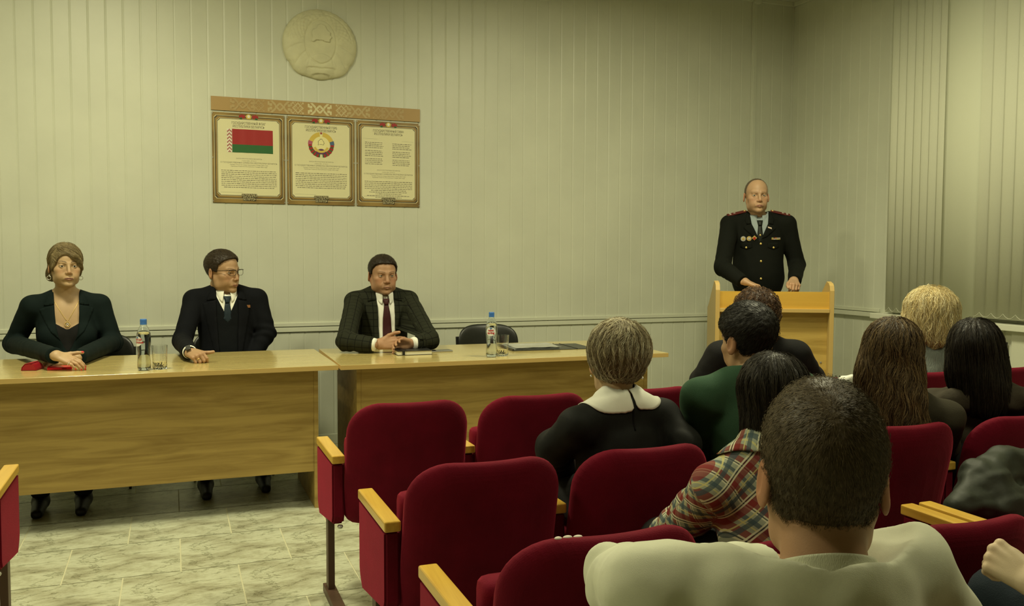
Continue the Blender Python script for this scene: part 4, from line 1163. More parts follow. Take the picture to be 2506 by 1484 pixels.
class Person:
    def __init__(s, label, base, N, yaw, pitch=0, roll=0, q=None, group=None):
        s.root = thing('person', label, 'person', (base[0], base[1], 0), group=group)
        s.N = np.array(N, float); s.R = rotm(yaw, pitch, roll); s.q = q or {}; s.parts = []; s.arms = []
    def loc(s, p): return (np.array(p, float)-s.N) @ s.R
    def wor(s, p): return np.array(p, float) @ s.R.T+s.N
    def arm(s, side, shoulder, elbow, wrist, rs=.060, re=.050, rw=.038):
        """joints in room coordinates; shoulder None = default joint"""
        w = s.q.get('w', 1)
        sh = np.array((side*.172*w, -.005, -.062)) if shoulder is None else s.loc(shoulder)
        s.arms.append((sh, s.loc(elbow), s.loc(wrist), rs, re, rw, side))
    def core(s, P, off=0):
        q = s.q; w, dp = q.get('w', 1), q.get('d', 1)
        d = ell(P, (0, .015, -.20), (.160*w, .108*dp, .225))
        d = smin(d, ell(P, (0, .035*dp, -.43), (q.get('belly', .155)*w, .125*dp*q.get('bd', 1), .21)), .07)
        for sd in (-1, 1):
            sh = [a[0] for a in s.arms if a[6] == sd]; sh = sh[0] if sh else np.array((sd*.172*w, -.005, -.062))
            d = smin(d, cone(P, (sd*.030, -.012, q.get('trap', .000)), sh*np.array((.97, 1, 1))+np.array((0, 0, .004)), .052, q.get('pad', .054)), .045)
        if q.get('bust'):
            for sd in (-1, 1): d = smin(d, ell(P, (sd*.075, .085, -.225), (.072, .062, .068)), .035)
        return d
    def sleeves(s, P, d, k=.03, cut=True, grow=0):
        for sh, el, wr, rs, re, rw, sd in s.arms:
            d = smin(d, cone(P, sh, el, rs+grow, re+grow), k)
            ax = (wr-el)/np.linalg.norm(wr-el); f = cone(P, el, wr+ax*.03, re+grow, rw+grow)
            if cut: f = smax(f, ((P-wr.astype(F4)) @ ax.astype(F4)), .004)
            d = smin(d, f, .018)
            r = np.linalg.norm(P-el.astype(F4), axis=1); t = (P-el.astype(F4)) @ ax.astype(F4)
            d = d+s.q.get('fold', .0035)*np.exp(-(r/.085)**2)*np.sin(t*115+3*snoise(P, 14, 1))
        return d
    def garment(s, name, m, vee=None, neck=.064, h=.006, zmin=-.56, grow=0, fold=.003, knit=0, extra=None, sleeves=True, fabric=True):
        pts = [(0, 0, 0)]+[tuple(p) for a in s.arms for p in a[:3]] if sleeves else [(-.2, 0, 0), (.2, 0, 0)]
        lo = [min(p[i] for p in pts)-.10 for i in range(3)]; hi = [max(p[i] for p in pts)+.10 for i in range(3)]
        lo = np.minimum(lo, (-.24*s.q.get('w', 1), -.20, zmin)); hi = np.maximum(hi, (.24*s.q.get('w', 1), .24, .09))
        def f(P):
            d = s.core(P)-grow
            if sleeves: d = s.sleeves(P, d, grow=grow)
            d = d+fold*snoise(P*np.array((1, 1, .55), F4), 17, 2)+fold*.5*snoise(P, 42, 5)
            if extra: d = extra(P, d)
            d = smax(d, zmin+.01-P[:, 2], .01)
            d = smax(d, -smax(cone(P, (0, .012, -.2), (0, .0, .2), neck), (-.014-.45*P[:, 1]-P[:, 2])*.9, .006), .004)
            if vee:
                zz = [v[0] for v in vee][::-1]; hh = [v[1] for v in vee][::-1]
                wd = np.maximum(np.abs(P[:, 0])-np.interp(P[:, 2], zz, hh, left=-.05), .02-P[:, 1]); d = smax(d, -wd, .003)
            return d
        V, Fq = surfnets(f, lo, hi, h)
        fab = np.stack([V[:, 0]+.35*V[:, 1], V[:, 2], V[:, 1]], -1)
        if sleeves and s.arms:
            Vf = V.astype(F4); ds = [s.core(Vf)-grow]; fs_ = [fab]
            for sh, el, wr, rs, re, rw, sd in s.arms:
                L0 = np.linalg.norm(el-sh)
                for a, b, ra, rb, o_ in ((sh, el, rs, re, 0), (el, wr, re, rw, L0)):
                    ax = (b-a)/np.linalg.norm(b-a); ref = np.cross(ax, (0, 1, .3)); ref /= np.linalg.norm(ref); r2 = np.cross(ax, ref); pv = V-a; t = pv @ ax
                    d_ = cone(Vf, a, b, ra+grow, rb+grow)
                    d_ = d_+(.5*np.clip(t-L0, 0, 1) if o_ == 0 else .5*np.clip(-t, 0, 1))+(.5*np.clip(.02-t, 0, 1) if o_ == 0 else 0)
                    ds.append(d_); ang = np.arctan2(pv @ r2, pv @ ref); fs_.append(np.stack([ang*.052, t+o_, ang*0], -1))
            k = np.argmin(np.stack(ds, 0), 0); fab = np.stack(fs_, 0)[k, np.arange(len(V))]
        s.gV, s.gF = V, Fq; s.bvh = bvh_of(V, Fq)
        return link(name, np_mesh(name, s.wor(V), Fq, None, fab if fabric else None), m, s.root, True, True)
    def inner(s, name, m, off=-.007, vee=None, h=.0048, zmin=-.42):
        """shirt or jumper seen inside an open front"""
        def f(P):
            d = s.core(P)-off+.001*snoise(P, 60, 3)
            d = smax(d, zmin-P[:, 2], .01); d = smax(d, -.01-P[:, 1], .004); d = smax(d, np.abs(P[:, 0])-.10, .004)
            d = smax(d, -cone(P, (0, .012, -.02), (0, .0, .2), .056), .003)
            if vee:
                zz = [v[0] for v in vee][::-1]; hh = [v[1] for v in vee][::-1]
                wd = np.maximum(np.abs(P[:, 0])-np.interp(P[:, 2], zz, hh, left=-.05), .02-P[:, 1]); d = smax(d, -wd, .003)
            return d
        V, Fq = surfnets(f, (-.13, -.04, zmin-.03), (.13, .24, .08), h); s.iV = bvh_of(V, Fq)
        return link(name, np_mesh(name, s.wor(V), Fq), m, s.root, True, True)
    def patch(s, name, poly, m, inner=False, parent=None, mirror=False, **k):
        o = patch(parent or s.root, name, poly, s.iV if inner else s.bvh, s.R, s.N, m, **k)
        if mirror: return o, patch(parent or s.root, name, [(-x, z) for x, z in poly][::-1], s.iV if inner else s.bvh, s.R, s.N, m, **k)
        return o
    def head(s, c, yaw, pitch=0, roll=0, q=None, skin=(.42, .255, .15), scale=1., neck=.052, h=.0026, chest=False, nf=(0, .0)):
        q = q or {}; s.hq = q; s.hc = np.array(c, float); s.hR = rotm(yaw, pitch, roll); s.hs = scale; s.skin = skin
        R, cc = s.hR.astype(F4), s.hc.astype(F4); nb = np.array((0, -.018, -.078))*scale @ s.hR.T+s.hc
        Rt, N = s.R.astype(F4), s.N.astype(F4); base = s.wor((0, -.002, -.03))
        def f(P):
            L = ((P-cc) @ R)/scale; d = head_sdf(L, q)*scale
            n = cone(P, nb, base, neck, neck*1.06)
            T = (P-N) @ Rt; n = smin(n, cone(T, (-.05, -.004, -.030 if not chest else -.012), (.05, -.004, -.030 if not chest else -.012), .036), .03)
            if chest:
                ch = s.core(T)+.010; ch = smax(ch, -.23-T[:, 2], .01); n = smin(n, ch, .03)
            return smin(d, n, .016)
        lo = np.minimum(s.hc-.16, s.N-(.12, .12, .10)); hi = np.maximum(s.hc+.16, s.N+(.12, .12, .05))
        if chest: lo = np.minimum(lo, s.N-(.17, .17, .26)); hi = np.maximum(hi, s.N+(.17, .17, .05))
        V, Fq = surfnets(f, lo, hi, h); L = ((V-s.hc) @ s.hR)/scale
        col = head_colour(L, q, skin); body = L[:, 2] < -.13; col[body] = skin
        s.parts.append((V, Fq, col))
        if q.get('face', True) and q.get('eyes', True): make_eyes(s.root, s.hR*scale, s.hc, q, q.get('gaze', (0, 0)), q.get('iris', (.10, .13, .10)))
    def hloc(s, V): return ((np.asarray(V)-s.hc) @ s.hR)/s.hs
    def hwor(s, V): return np.asarray(V)*s.hs @ s.hR.T+s.hc
    def hand(s, H, fore, **k):
        k.setdefault('skin', s.skin); w0 = np.array(H[3]); A_ = min(s.arms, key=lambda a: np.linalg.norm(s.wor(a[2])-w0))
        el = s.wor(A_[1]); fore = w0+(el-w0)/np.linalg.norm(el-w0)*.055; V, Fq, c = hand_mesh(H, fore, **k); s.parts.append((V, Fq, c))
    def finish(s):
        """the parts of the body that clothes cover, joined with head and hands into one mesh"""
        pts = [(0, 0, 0)]+[tuple(p) for a in s.arms for p in a[:3]]
        lo = np.minimum([min(p[i] for p in pts)-.05 for i in range(3)], (-.2, -.15, -.60)); hi = np.maximum([max(p[i] for p in pts)+.05 for i in range(3)], (.2, .2, .03))
        def f(P):
            d = s.core(P)+.026
            for sh, el, wr, rs, re, rw, sd in s.arms: d = smin(smin(d, cone(P, sh, el, .034, .030), .02), cone(P, el, wr, .030, .023), .01)
            return smax(d, P[:, 2]+.045+0*P[:, 0], .01)
        V, Fq = surfnets(f, lo, hi, .011, 4); s.parts.append((s.wor(V), Fq, np.tile(np.array(s.skin, F4), (len(V), 1))))
        Vs, Fs, Cs = [], [], []; o = 0
        for V, Fq, c in s.parts: Vs.append(V); Fs.append(Fq+o); Cs.append(c); o += len(V)
        s.body = link('body', np_mesh('body', np.concatenate(Vs), np.concatenate(Fs), np.concatenate(Cs)), skinm, s.root, True, True)
    def legs(s, m, hip, knees, ankles, shoe=None, h=.012, rt=.085, toe=(0, -1, 0)):
        hip = np.array(hip, float)
        def f(P):
            d = ell(P, hip, (.17, .15, .11))
            for i, (k, a) in enumerate(zip(knees, ankles)):
                sd = np.array(k)-hip; off = np.array((math.copysign(.085, sd[0]), 0, 0))
                d = smin(d, cone(P, hip+off, k, rt, .062), .03); d = smin(d, cone(P, k, a, .060, .048), .02)
            return smax(d, .035-P[:, 2], .004)
        allp = np.array([hip]+[np.array(p) for p in list(knees)+list(ankles)]); V, Fq = surfnets(f, allp.min(0)-.2, allp.max(0)+.2, h)
        link('trousers', np_mesh('trousers', V, Fq), m, s.root, True, True)
        t = Vector(toe).normalized()
        for a in ankles:
            a = np.array(a); tv = np.array(t)
            def g(P):
                Q = P.copy(); d = cone(Q, a*np.array((1, 1, 0))+np.array((0, 0, .040)), a*np.array((1, 1, 0))+tv*.155+np.array((0, 0, .020)), .040, .027)
                d = smin(d, cone(Q, a*np.array((1, 1, 0))+np.array((0, 0, .05)), a*np.array((1, 1, 0))-tv*.03+np.array((0, 0, .075)), .04, .037), .02)
                return smax(d, .002-Q[:, 2], .003)
            V, Fq = surfnets(g, a*np.array((1, 1, 0))-np.array((.22, .22, .02)), a*np.array((1, 1, 0))+np.array((.22, .22, .16)), .008)
            link('shoe', np_mesh('shoe', V, Fq), shoe or mat('shoe_black', (.008, .008, .007, 1), .5), s.root, True, True)
    def hair(s, f, lo, hi, h, basecol, cols, n, length, flow, name='hair', **k):
        """f: distance field of the hair mass in head coordinates"""
        V, Fq = surfnets(f, lo, hi, h); W_ = s.hwor(V); N = vnormals(W_, Fq); bv = bvh_of(W_, Fq) if k.pop('hug', False) else None
        out = k.pop('where', None); rv, rn = W_, N
        if out is not None: mk = out(V); rv, rn = W_[mk], N[mk]
        fl = lambda P: np.asarray(flow(s.hloc(P))) @ s.hR.T
        bc = np.array(basecol, float)
        if k.get('basefn'): bc = k.pop('basefn')(V, bc)
        return strands(s.root, name, (rv, rn), fl, n, length, cols=cols, bvh=bv, base=(W_, Fq, bc), **k)
    def short_hair(s, line, top=.012, side=.004, n=2500, length=.02, cols=((.05, .035, .02),), basecol=(.03, .02, .012), recess=0, h=.003, width=.0011, lift=.002, noise_=.0014, fwd=.4, zside=(-.02, .07), back=1, segs=3, seed=1, hug=True):
        ys, zs = zip(*line); q = dict(s.hq); q['face'] = False
        def f(L):
            L = L.astype(F4); c = head_sdf(L, q, ears=False); t = side+(top-side)*sstep(zside[0], zside[1], L[:, 2])
            zr = np.interp(L[:, 1], ys, zs)+recess*np.clip((np.abs(L[:, 0])-.02)/.04, 0, 1.2)**2*(L[:, 1] > .02)
            return smax(c-t, (zr-L[:, 2])*.85, .005)+noise_*snoise(L, 150, seed)
        def flow(L):
            d = L-np.array((0, -.05, .09)); d[:, 1] += 0; d = d+np.array((0, fwd, -.1)); return d/(np.linalg.norm(d, axis=1)[:, None]+1e-6)
        return s.hair(f, (-.10, -.125, -.11), (.10, .12, .14), h, basecol, cols, n, length, flow, width=width, segs=segs, lift=lift, wob=.14, seed=seed, hug=hug, where=lambda V: np.ones(len(V), bool))

def collar_band(par, P, m, N0=(0, .010, .0), r=.060, hb=.034, wing=.045, gap=.10, name='collar', flare=.006, t=.0025, tiltf=-.030):
    """shirt collar: a standing band round the neck with two pointed wings in front; local person coordinates"""
    mb = MB(); mb.smooth = True; n = 44; vs = []; rows = 5
    for i in range(n+1):
        u = i/n; a = math.radians(90)+gap+(2*PI-2*gap)*u; front = .5+.5*math.sin(a)        # 1 at the front
        wg = max(0, (front-.72)/.28)**1.5
        for j in range(rows+1):
            v = j/rows; rr = r*(1-.0*v)+flare*(1-v)+.004*math.sin(v*PI); 
            zt = hb*.5-front*.022; zb = -hb*.5-front*.022-wing*wg
            z = zb+(zt-zb)*v; push = (1-v)*wg*.016
            vs.append((N0[0]+rr*math.cos(a)*(1-.28*wg*(1-v)*0)+(math.copysign(1, math.cos(a))*wg*(1-v)*.010), N0[1]+rr*math.sin(a)+push, N0[2]+z+tiltf*front*0))
    fs = [(i*(rows+1)+j, (i+1)*(rows+1)+j, (i+1)*(rows+1)+j+1, i*(rows+1)+j+1) for i in range(n) for j in range(rows)]
    mb.add([tuple(v) for v in P.wor(vs)], fs); o = mb.build(name, m, par, True, True)
    md = o.modifiers.new('t', 'SOLIDIFY'); md.thickness = t; md.offset = 0; return o
white = cloth('shirt_white', (.80, .80, .72, 1), bump=.12, bscale=80, rough=.75)
def suit(P, m, notch=-.075, lw=.062, vee=((0, .056), (-.42, .05)), lapel_m=None, top=.062, fab=False):
    """two lapels and the collar roll lying along the open front"""
    zb = vee[-1][0]; hw = lambda z: np.interp(z, [v[0] for v in vee][::-1], [v[1] for v in vee][::-1])
    inn = [(float(hw(z))+.001, z) for z in np.linspace(vee[0][0]-.01, zb, 9)]
    # lapel
    low = [p for p in inn if p[1] < notch+.035]; a = (float(hw(notch+.035))+.001, notch+.035)
    poly = [a]+low+[(low[-1][0]+.006, zb+.01)]+[(float(hw(zb+(notch-zb)*t))+.006+lw*t**.8, zb+(notch-zb)*t) for t in (.3, .55, .8, 1)]+[(float(hw(notch))+lw*1.12, notch+.012)]
    P.patch('lapel', poly, lapel_m or m, mirror=True, off=.0015, thick=.0028, fab=fab)
    up = [(float(hw(0))+.0, top*.25), (float(hw(notch+.036))+.001, notch+.036), (float(hw(notch))+lw*.80, notch+.030), (float(hw(0))+lw*.62, notch+.062), (float(hw(0))+lw*.30, top*.33)]
    P.patch('jacket_collar', up, lapel_m or m, mirror=True, off=.002, thick=.003, fab=fab)
def stand_collar(P, m, r=.066, hh=.035, gap=.9, name='jacket_collar', z0=0, t=.004, flare=.008):
    mb = MB(); mb.smooth = True; n = 32; vs = []
    for i in range(n+1):
        a = math.radians(90)+gap+(2*PI-2*gap)*i/n; fr = .5+.5*math.sin(a)
        for j in range(5):
            v = j/4; rr = r+flare*(1-v)**2+.003*math.sin(v*PI); vs.append((rr*1.03*math.cos(a), .006+rr*math.sin(a), z0+hh*(v-.45)-.030*fr-.014*(fr-.4)))
    fs = [(i*5+j, (i+1)*5+j, (i+1)*5+j+1, i*5+j+1) for i in range(n) for j in range(4)]
    mb.add([tuple(v) for v in P.wor(vs)], fs); o = mb.build(name, m, P.root, True, True); md = o.modifiers.new('t', 'SOLIDIFY'); md.thickness = t; md.offset = 0
def tie(P, m, knot=-.030, length=.34, kw=.021, bw=.034, inner=True):
    P.patch('tie', [(-kw*.62, knot-.036), (kw*.62, knot-.036), (bw*.72, knot-.12), (bw, knot-length), (0, knot-length-.03), (-bw, knot-length), (-bw*.72, knot-.12)], m, inner=inner, off=.003, thick=.003, puff=.003)
    P.patch('tie_knot', [(-kw, knot), (kw, knot), (kw*.62, knot-.038), (-kw*.62, knot-.038)], m, inner=inner, off=.006, thick=.006, puff=.006)
def cuff(P, a, b, r0, r1, m, name='cuff'):
    mb = MB(); mb.smooth = True; a, b = Vector(a), Vector(b); pts = [a+(b-a)*i/4 for i in range(5)]
    mb.tube(pts, [r0+(r1-r0)*i/4 for i in range(5)], 24); return mb.build(name, m, P.root, False, True)
def tri(P, pts, m, name, r=.0013, parent=None):
    mb = MB(); mb.smooth = True; mb.tube([tuple(P.wor(p)) for p in pts], r, 6); return mb.build(name, m, parent or P.root, True, True)
goldm = mat('gold_metal', (.80, .60, .20, 1), .3, metal=.55); silv = mat('silver_metal', (.85, .84, .76, 1), .25, metal=.55)
def on_front(P, x, z, e=.003, inner=False, back=False):
    sg = -1 if back else 1
    h = (P.iV if inner else P.bvh).ray_cast(Vector((x, sg*.6, z)), Vector((0, -sg, 0)), 1.2)
    return Vector((x, h[0].y+sg*e, z)) if h[0] is not None else Vector((x, sg*.12, z))
# ---------------------------------------------------------------- woman in the dark blazer, left end of the table
def ring_mesh(P, c, r, t, m, name, nrm=(0, 1, 0), parent=None, loc=True):
    mb = MB(); mb.smooth = True; n = Vector(nrm).normalized(); a = n.orthogonal().normalized(); b = n.cross(a); c = Vector(c)
    pts = [c+(a*math.cos(2*PI*k/20)+b*math.sin(2*PI*k/20))*r for k in range(20)]
    mb.tube([tuple(P.wor(p)) if loc else tuple(p) for p in pts], t, 6, closed=True); return mb.build(name, m, parent or P.root, True, True)
SK = (.40, .255, .145)
bl = cloth('blazer_dark_teal', (.0055, .0115, .011, 1), bump=.12, sheen=.02, spec=.15)
A = Person('woman with swept blonde fringe, dark teal blazer and red nails, seated leftmost at the table', (-.5, 5.55), J(162, 722, 5.52), 187, q=dict(w=.98, bust=1, fold=.004, pad=.050, trap=-.012))
A.arm(1, None, JZ(34, 842, .805), JZ(133, 871, .822), re=.052, rw=.040)
A.arm(-1, None, JZ(276, 838, .805), JZ(190, 876, .790), re=.052, rw=.040)
vA = ((.0, .062), (-.10, .060), (-.16, .056), (-.22, .046), (-.28, .020), (-.31, .002))
A.garment('blazer', bl, vee=vA, neck=.068, fold=.002)
suit(A, bl, notch=-.085, lw=.066, vee=vA[:4]+((-.245, .036),))
A.inner('camisole', cloth('camisole_black', (.008, .008, .008, 1)), off=-.008, vee=((.0, .09), (-.145, .09), (-.150, .062), (-.185, .004)))
stand_collar(A, bl, r=.070, hh=.03, gap=1.25, z0=.004)
# puffed shoulder heads
A.head(J(160, 652, 5.47), 196, 1, -1, q=dict(w=.98, jaw=.98, fat=.003, brow=.5, nose=.92, lip=.85, lipcol=(.27, .11, .085), browcol=(.04, .025, .012), lash=1.0, open=.92, browz=.002, gaze=(0, 0), iris=(.03, .03, .02)), skin=(.46, .31, .17), scale=.985, neck=.050, chest=True)
hd, hu = Vector((.93, -.32, -.10)), Vector((-.05, -.45, .88))
wa = JZ(133, 871, .822)+Vector((.008, -.004, .0)); HA = hand_prims(wa, (.88, -.36, -.29), (.1, -.45, .88), 1, curl=(10, 26, 18), spread=.95, thumb=(38, -12), scale=.90, tc=8)
A.hand(HA, A.wor(A.arms[0][2])-np.array((.03, 0, 0)), nails=(.55, .01, .02))
wb = JZ(190, 876, .788)+Vector((-.008, -.002, -.006)); HB = hand_prims(wb, (-.95, -.24, -.08), (.0, -.30, .95), -1, curl=(6, 12, 8), spread=1.1, thumb=(30, 15), scale=.90)
A.hand(HB, A.wor(A.arms[1][2])+np.array((.03, .01, 0)), nails=(.55, .01, .02))
A.finish()
A.legs(cloth('skirt_black', (.01, .01, .012, 1)), (-.53, 5.62, .53), [(-.65, 5.22, .52), (-.45, 5.22, .52)], [(-.64, 5.02, .10), (-.44, 5.0, .10)])
ring_mesh(A, (.0, 0, 0), .001, .0005, goldm, 'ring') if 0 else None
# necklace, pendant, earrings, ring
ch = []
for i in range(15):
    t = i/14*2-1; x = .052*t; z = -.150+.105*abs(t)**1.15
    h = A.bvh; ch.append(t)
bvA = None
Vb, Fb, _ = A.parts[0]; bvb = bvh_of(A.loc(Vb), Fb)
def skin_front(x, z, e):
    h = bvb.ray_cast(Vector((x, .6, z)), Vector((0, -1, 0)), 1.2); return (x, (h[0].y if h[0] is not None else .1)+e, z)
tri(A, [skin_front(.050*t, -.142+.088*abs(t)**1.1, .002) for t in [(k/9-1)*1.28 for k in range(19)]], goldm, 'necklace', .0011)
c = skin_front(0, -.158, .004); ring_mesh(A, c, .0125, .0018, goldm, 'pendant', (0, 1, .2)); ring_mesh(A, c, .006, .0015, silv, 'pendant', (0, 1, .2))
for sx in (-1, 1):
    e = A.hwor([(sx*.080, -.012, -.050)])[0]; mb = MB(); mb.ball(tuple(e), .003, 8); mb.build('earring', silv, A.root, True, True)
    e = A.hwor([(sx*.082, -.010, -.066)])[0]; ring_mesh(A, tuple(e), .0105, .0016, silv, 'earring', (.2, 1, 0), loc=False)
k = HA[1][9][0]; ring_mesh(A, tuple(Vector(k)+(Vector(HA[1][9][1])-Vector(k))*.45), .0092, .0014, silv, 'ring', tuple(Vector(HA[1][9][1])-Vector(k)), loc=False)
# hair: back volume, crown, side swept fringe
def hA(L):
    L = L.astype(F4); q = dict(A.hq); q['face'] = False
    c = head_sdf(L, q, ears=False)-.011
    d = smin(c, ell(L, (-.004, -.022, .046), (.083, .103, .086)), .02)
    d = smin(d, ell(L, (.052, -.07, -.045), (.035, .04, .045)), .03)
    face = ell(L, (.012, .115, -.026), (.067, .095, .098)); d = smax(d, -face, .006)
    d = smax(d, -(cone(L, (.085, -.006, -.015), (.078, .02, -.08), .022)), .006)
    d = smax(d, -.085-L[:, 2], .01); d = smax(d, (L[:, 1]-.03)*.8-(L[:, 2]-.0)*.9-.02, .01)
    # fringe sweeping from her right parting across the forehead to her left temple
    fr = None
    for k in range(7):
        t = k/6
        a = (.040-.012*t, .058+.012*t-.012*t*t, .103-.004*t); b = (-.024-.020*t, .094-.030*t, .058-.022*t+.0); e = (-.066-.012*(t), .058-.022*t, .022-.040*t)
        x = smin(cone(L, a, b, .012, .0095), cone(L, b, e, .0095, .005), .01); fr = x if fr is None else smin(fr, x, .008)
    d = smin(d, fr, .008)
    d = smin(d, cone(L, (.066, .035, .060), (.074, .022, -.002), .010, .005), .01)
    return d+.0010*snoise(L*np.array((1.0, 1, .5), F4), 200, 2)
def flA(L):
    fr = L[:, 1] > .045; d = np.stack([L[:, 0]*3, -.5+0*L[:, 0], -.5-L[:, 2]*3], -1); d[fr] = np.array((-.85, .10, -.42)); return d
A.hair(hA, (-.115, -.145, -.12), (.115, .13, .155), .003, (.22, .165, .08), ((.32, .25, .125), (.46, .37, .20), (.16, .115, .055), (.38, .30, .16)), 5000, .075, flA, width=.0010, segs=6, lift=.003, wob=.10, hug=True, seed=3)

# ---------------------------------------------------------------- man in glasses
nv = cloth('suit_navy_black', (.0045, .0052, .007, 1), bump=.12, sheen=.02, spec=.13)
B = Person('man in rimless-bottomed glasses and a black suit with navy tie, looking to his left', (.33, 5.6), J(553, 709, 5.52), 181, q=dict(w=1.04, fold=.005, pad=.056, trap=-.01))
B.root['label'] = 'man in glasses, black suit and navy tie, seated second from the left'
B.arm(1, None, JZ(446, 836, .815), JZ(464, 862, .80), re=.052, rw=.040)
wB0 = JZ(464, 862, .80); dB = (wB0-JZ(446, 836, .815)).normalized()
B.arm(-1, None, J(652, 815, 5.48), (.42, 5.40, .66), re=.056)
vB = ((.0, .060), (-.15, .060), (-.46, .045))
B.garment('jacket', nv, vee=vB, neck=.068, fold=.002)
suit(B, nv, notch=-.09, lw=.066, vee=vB)
B.inner('jumper', cloth('jumper_black', (.005, .0062, .0075, 1), bump=.3, bscale=180, sheen=.02, spec=.12), off=-.006, vee=((.02, .075), (-.03, .062), (-.160, .003)), zmin=-.50)
stand_collar(B, nv, r=.071, hh=.03, gap=1.25, z0=.004)
jb = B.iV
def shirtV(P, z0=-.27, off=-.013):
    def f(Q):
        d = P.core(Q)-off+.0012*snoise(Q, 55, 4); d = smax(d, z0-Q[:, 2], .01); d = smax(d, -.01-Q[:, 1], .004); d = smax(d, np.abs(Q[:, 0])-.085, .004)
        return smax(d, -cone(Q, (0, .012, -.02), (0, 0, .2), .052), .003)
    V, Fq = surfnets(f, (-.11, -.04, z0-.03), (.11, .2, .08), .0045); P.iV = bvh_of(V, Fq)
    return link('shirt', np_mesh('shirt', P.wor(V), Fq), white, P.root, True, True)
shirtV(B)
B.head(J(545, 665, 5.50), 225, -4, 2, q=dict(w=1.0, jaw=1.02, fat=.003, brow=1.05, nose=1.0, browcol=(.05, .03, .015), browa=.55, open=.75, gaze=(6, -8), lipcol=(.30, .13, .09)), skin=(.40, .245, .13), scale=1.03, neck=.056)
collar_band(B.root, B, white, N0=(0, .012, .004), r=.062, hb=.036, wing=.042, gap=.25)
tie(B, cloth('tie_navy', (.012, .022, .032, 1), rough=.5), knot=-.036, length=.125)
cuff(B, wB0-dB*.012, wB0+dB*.010, .0385, .034, white)
wB = wB0+dB*.018; HBm = hand_prims(wB, (.42, -.82, -.10), (-.25, -.35, .9), 1, curl=(62, 85, 40), spread=.95, thumb=(20, 5), scale=1.0, tc=-15, fcurl=[(45, 70, 30), (60, 80, 35), (62, 82, 40), (62, 80, 40)])
B.hand(HBm, wB+Vector((-.02, .05, .005)))
B.finish()
B.legs(nv, (.33, 5.66, .53), [(.18, 5.24, .53), (.46, 5.24, .53)], [(.16, 5.08, .10), (.47, 5.12, .10)])
B.short_hair([(-.13, -.085), (-.045, -.070), (-.022, -.02), (-.010, .012), (.018, .0), (.030, .040), (.060, .072), (.085, .085), (.12, .088)], top=.013, side=.003, n=4500, length=.016, cols=((.050, .032, .015), (.075, .05, .025)), basecol=(.030, .02, .010), width=.0009, fwd=.5)
mb = MB(); c0 = wB0+dB*.022; d0 = dB
a0 = d0.orthogonal().normalized(); b0_ = d0.cross(a0); mb.smooth = True
mb.tube([c0+(a0*math.cos(2*PI*k/24)+b0_*math.sin(2*PI*k/24))*.0300 for k in range(24)], .007, 8, closed=True, flat=.35); w_ = mb.build('watch_strap', mat('watch_black', (.01, .01, .01, 1), .4), B.root, True, True)
mb = MB(); mb.box(-.012, .012, -.019, .019, .026, .036, .003, M=Matrix.Translation(c0) @ Vector((0, 0, 1)).rotation_difference(Vector((-.3, -.45, .85)).normalized()).to_matrix().to_4x4()); mb.build('watch_case', mat('watch_face', (.05, .05, .05, 1), .15), w_, True, True)
k = HBm[1][6]; ring_mesh(B, tuple((Vector(k[0])+Vector(k[1]))*.5), .0098, .0014, goldm, 'ring', tuple(Vector(k[1])-Vector(k[0])), loc=False)
# badge
p = B.bvh
pt = on_front(B, -.118, -.098, .006); mb = MB(); mb.box(pt.x-.013, pt.x+.013, pt.y-.001, pt.y+.001, pt.z-.008, pt.z+.008, .0005); me = mb.mesh('badge'); me.transform(Matrix.Translation(Vector(B.N)) @ Matrix(B.R.tolist()).to_4x4()); link('badge', me, mat('badge_copper', (.45, .22, .10, 1), .3, metal=.6), B.root, False, True)
# glasses
def glasses(P):
    fr = mat('glasses_frame', (.015, .008, .006, 1), .3); g = thing('spectacles', '', '', (0, 0, 0)); bpy.data.objects.remove(g)
    mb = MB(); mb.smooth = True
    for s in (-1, 1):
        pts = []
        for k in range(24):
            a = 2*PI*k/24; x = .0335+.0265*math.copysign(abs(math.cos(a))**.75, math.cos(a)); z = .002+.0165*math.copysign(abs(math.sin(a))**.8, math.sin(a))
            pts.append(P.hwor([(s*x, .1035-(x-.02)**2*4.5, z)])[0])
        mb.tube([Vector(p) for p in pts], .0011, 6, closed=True)
        top = [P.hwor([(s*x, .1045-(x-.02)**2*4.5, .0185-.0025*((x-.0335)/.026)**2)])[0] for x in np.linspace(.009, .0605, 8)]
        mb.tube([Vector(p) for p in top], .0026, 6)
        side = [(.0615, .094, .017), (.071, .080, .015), (.0785, .03, .011), (.0815, -.012, .006), (.0795, -.035, -.012)]
        mb.tube([Vector(p) for p in P.hwor([(s*x, y, z) for x, y, z in side])], .0018, 6)
    mb.tube([Vector(p) for p in P.hwor([(-.0105, .1045, .010), (-.004, .1085, .0125), (.004, .1085, .0125), (.0105, .1045, .010)])], .0013, 6)
    return mb.build('spectacles', fr, P.root, True, True)
glasses(B)

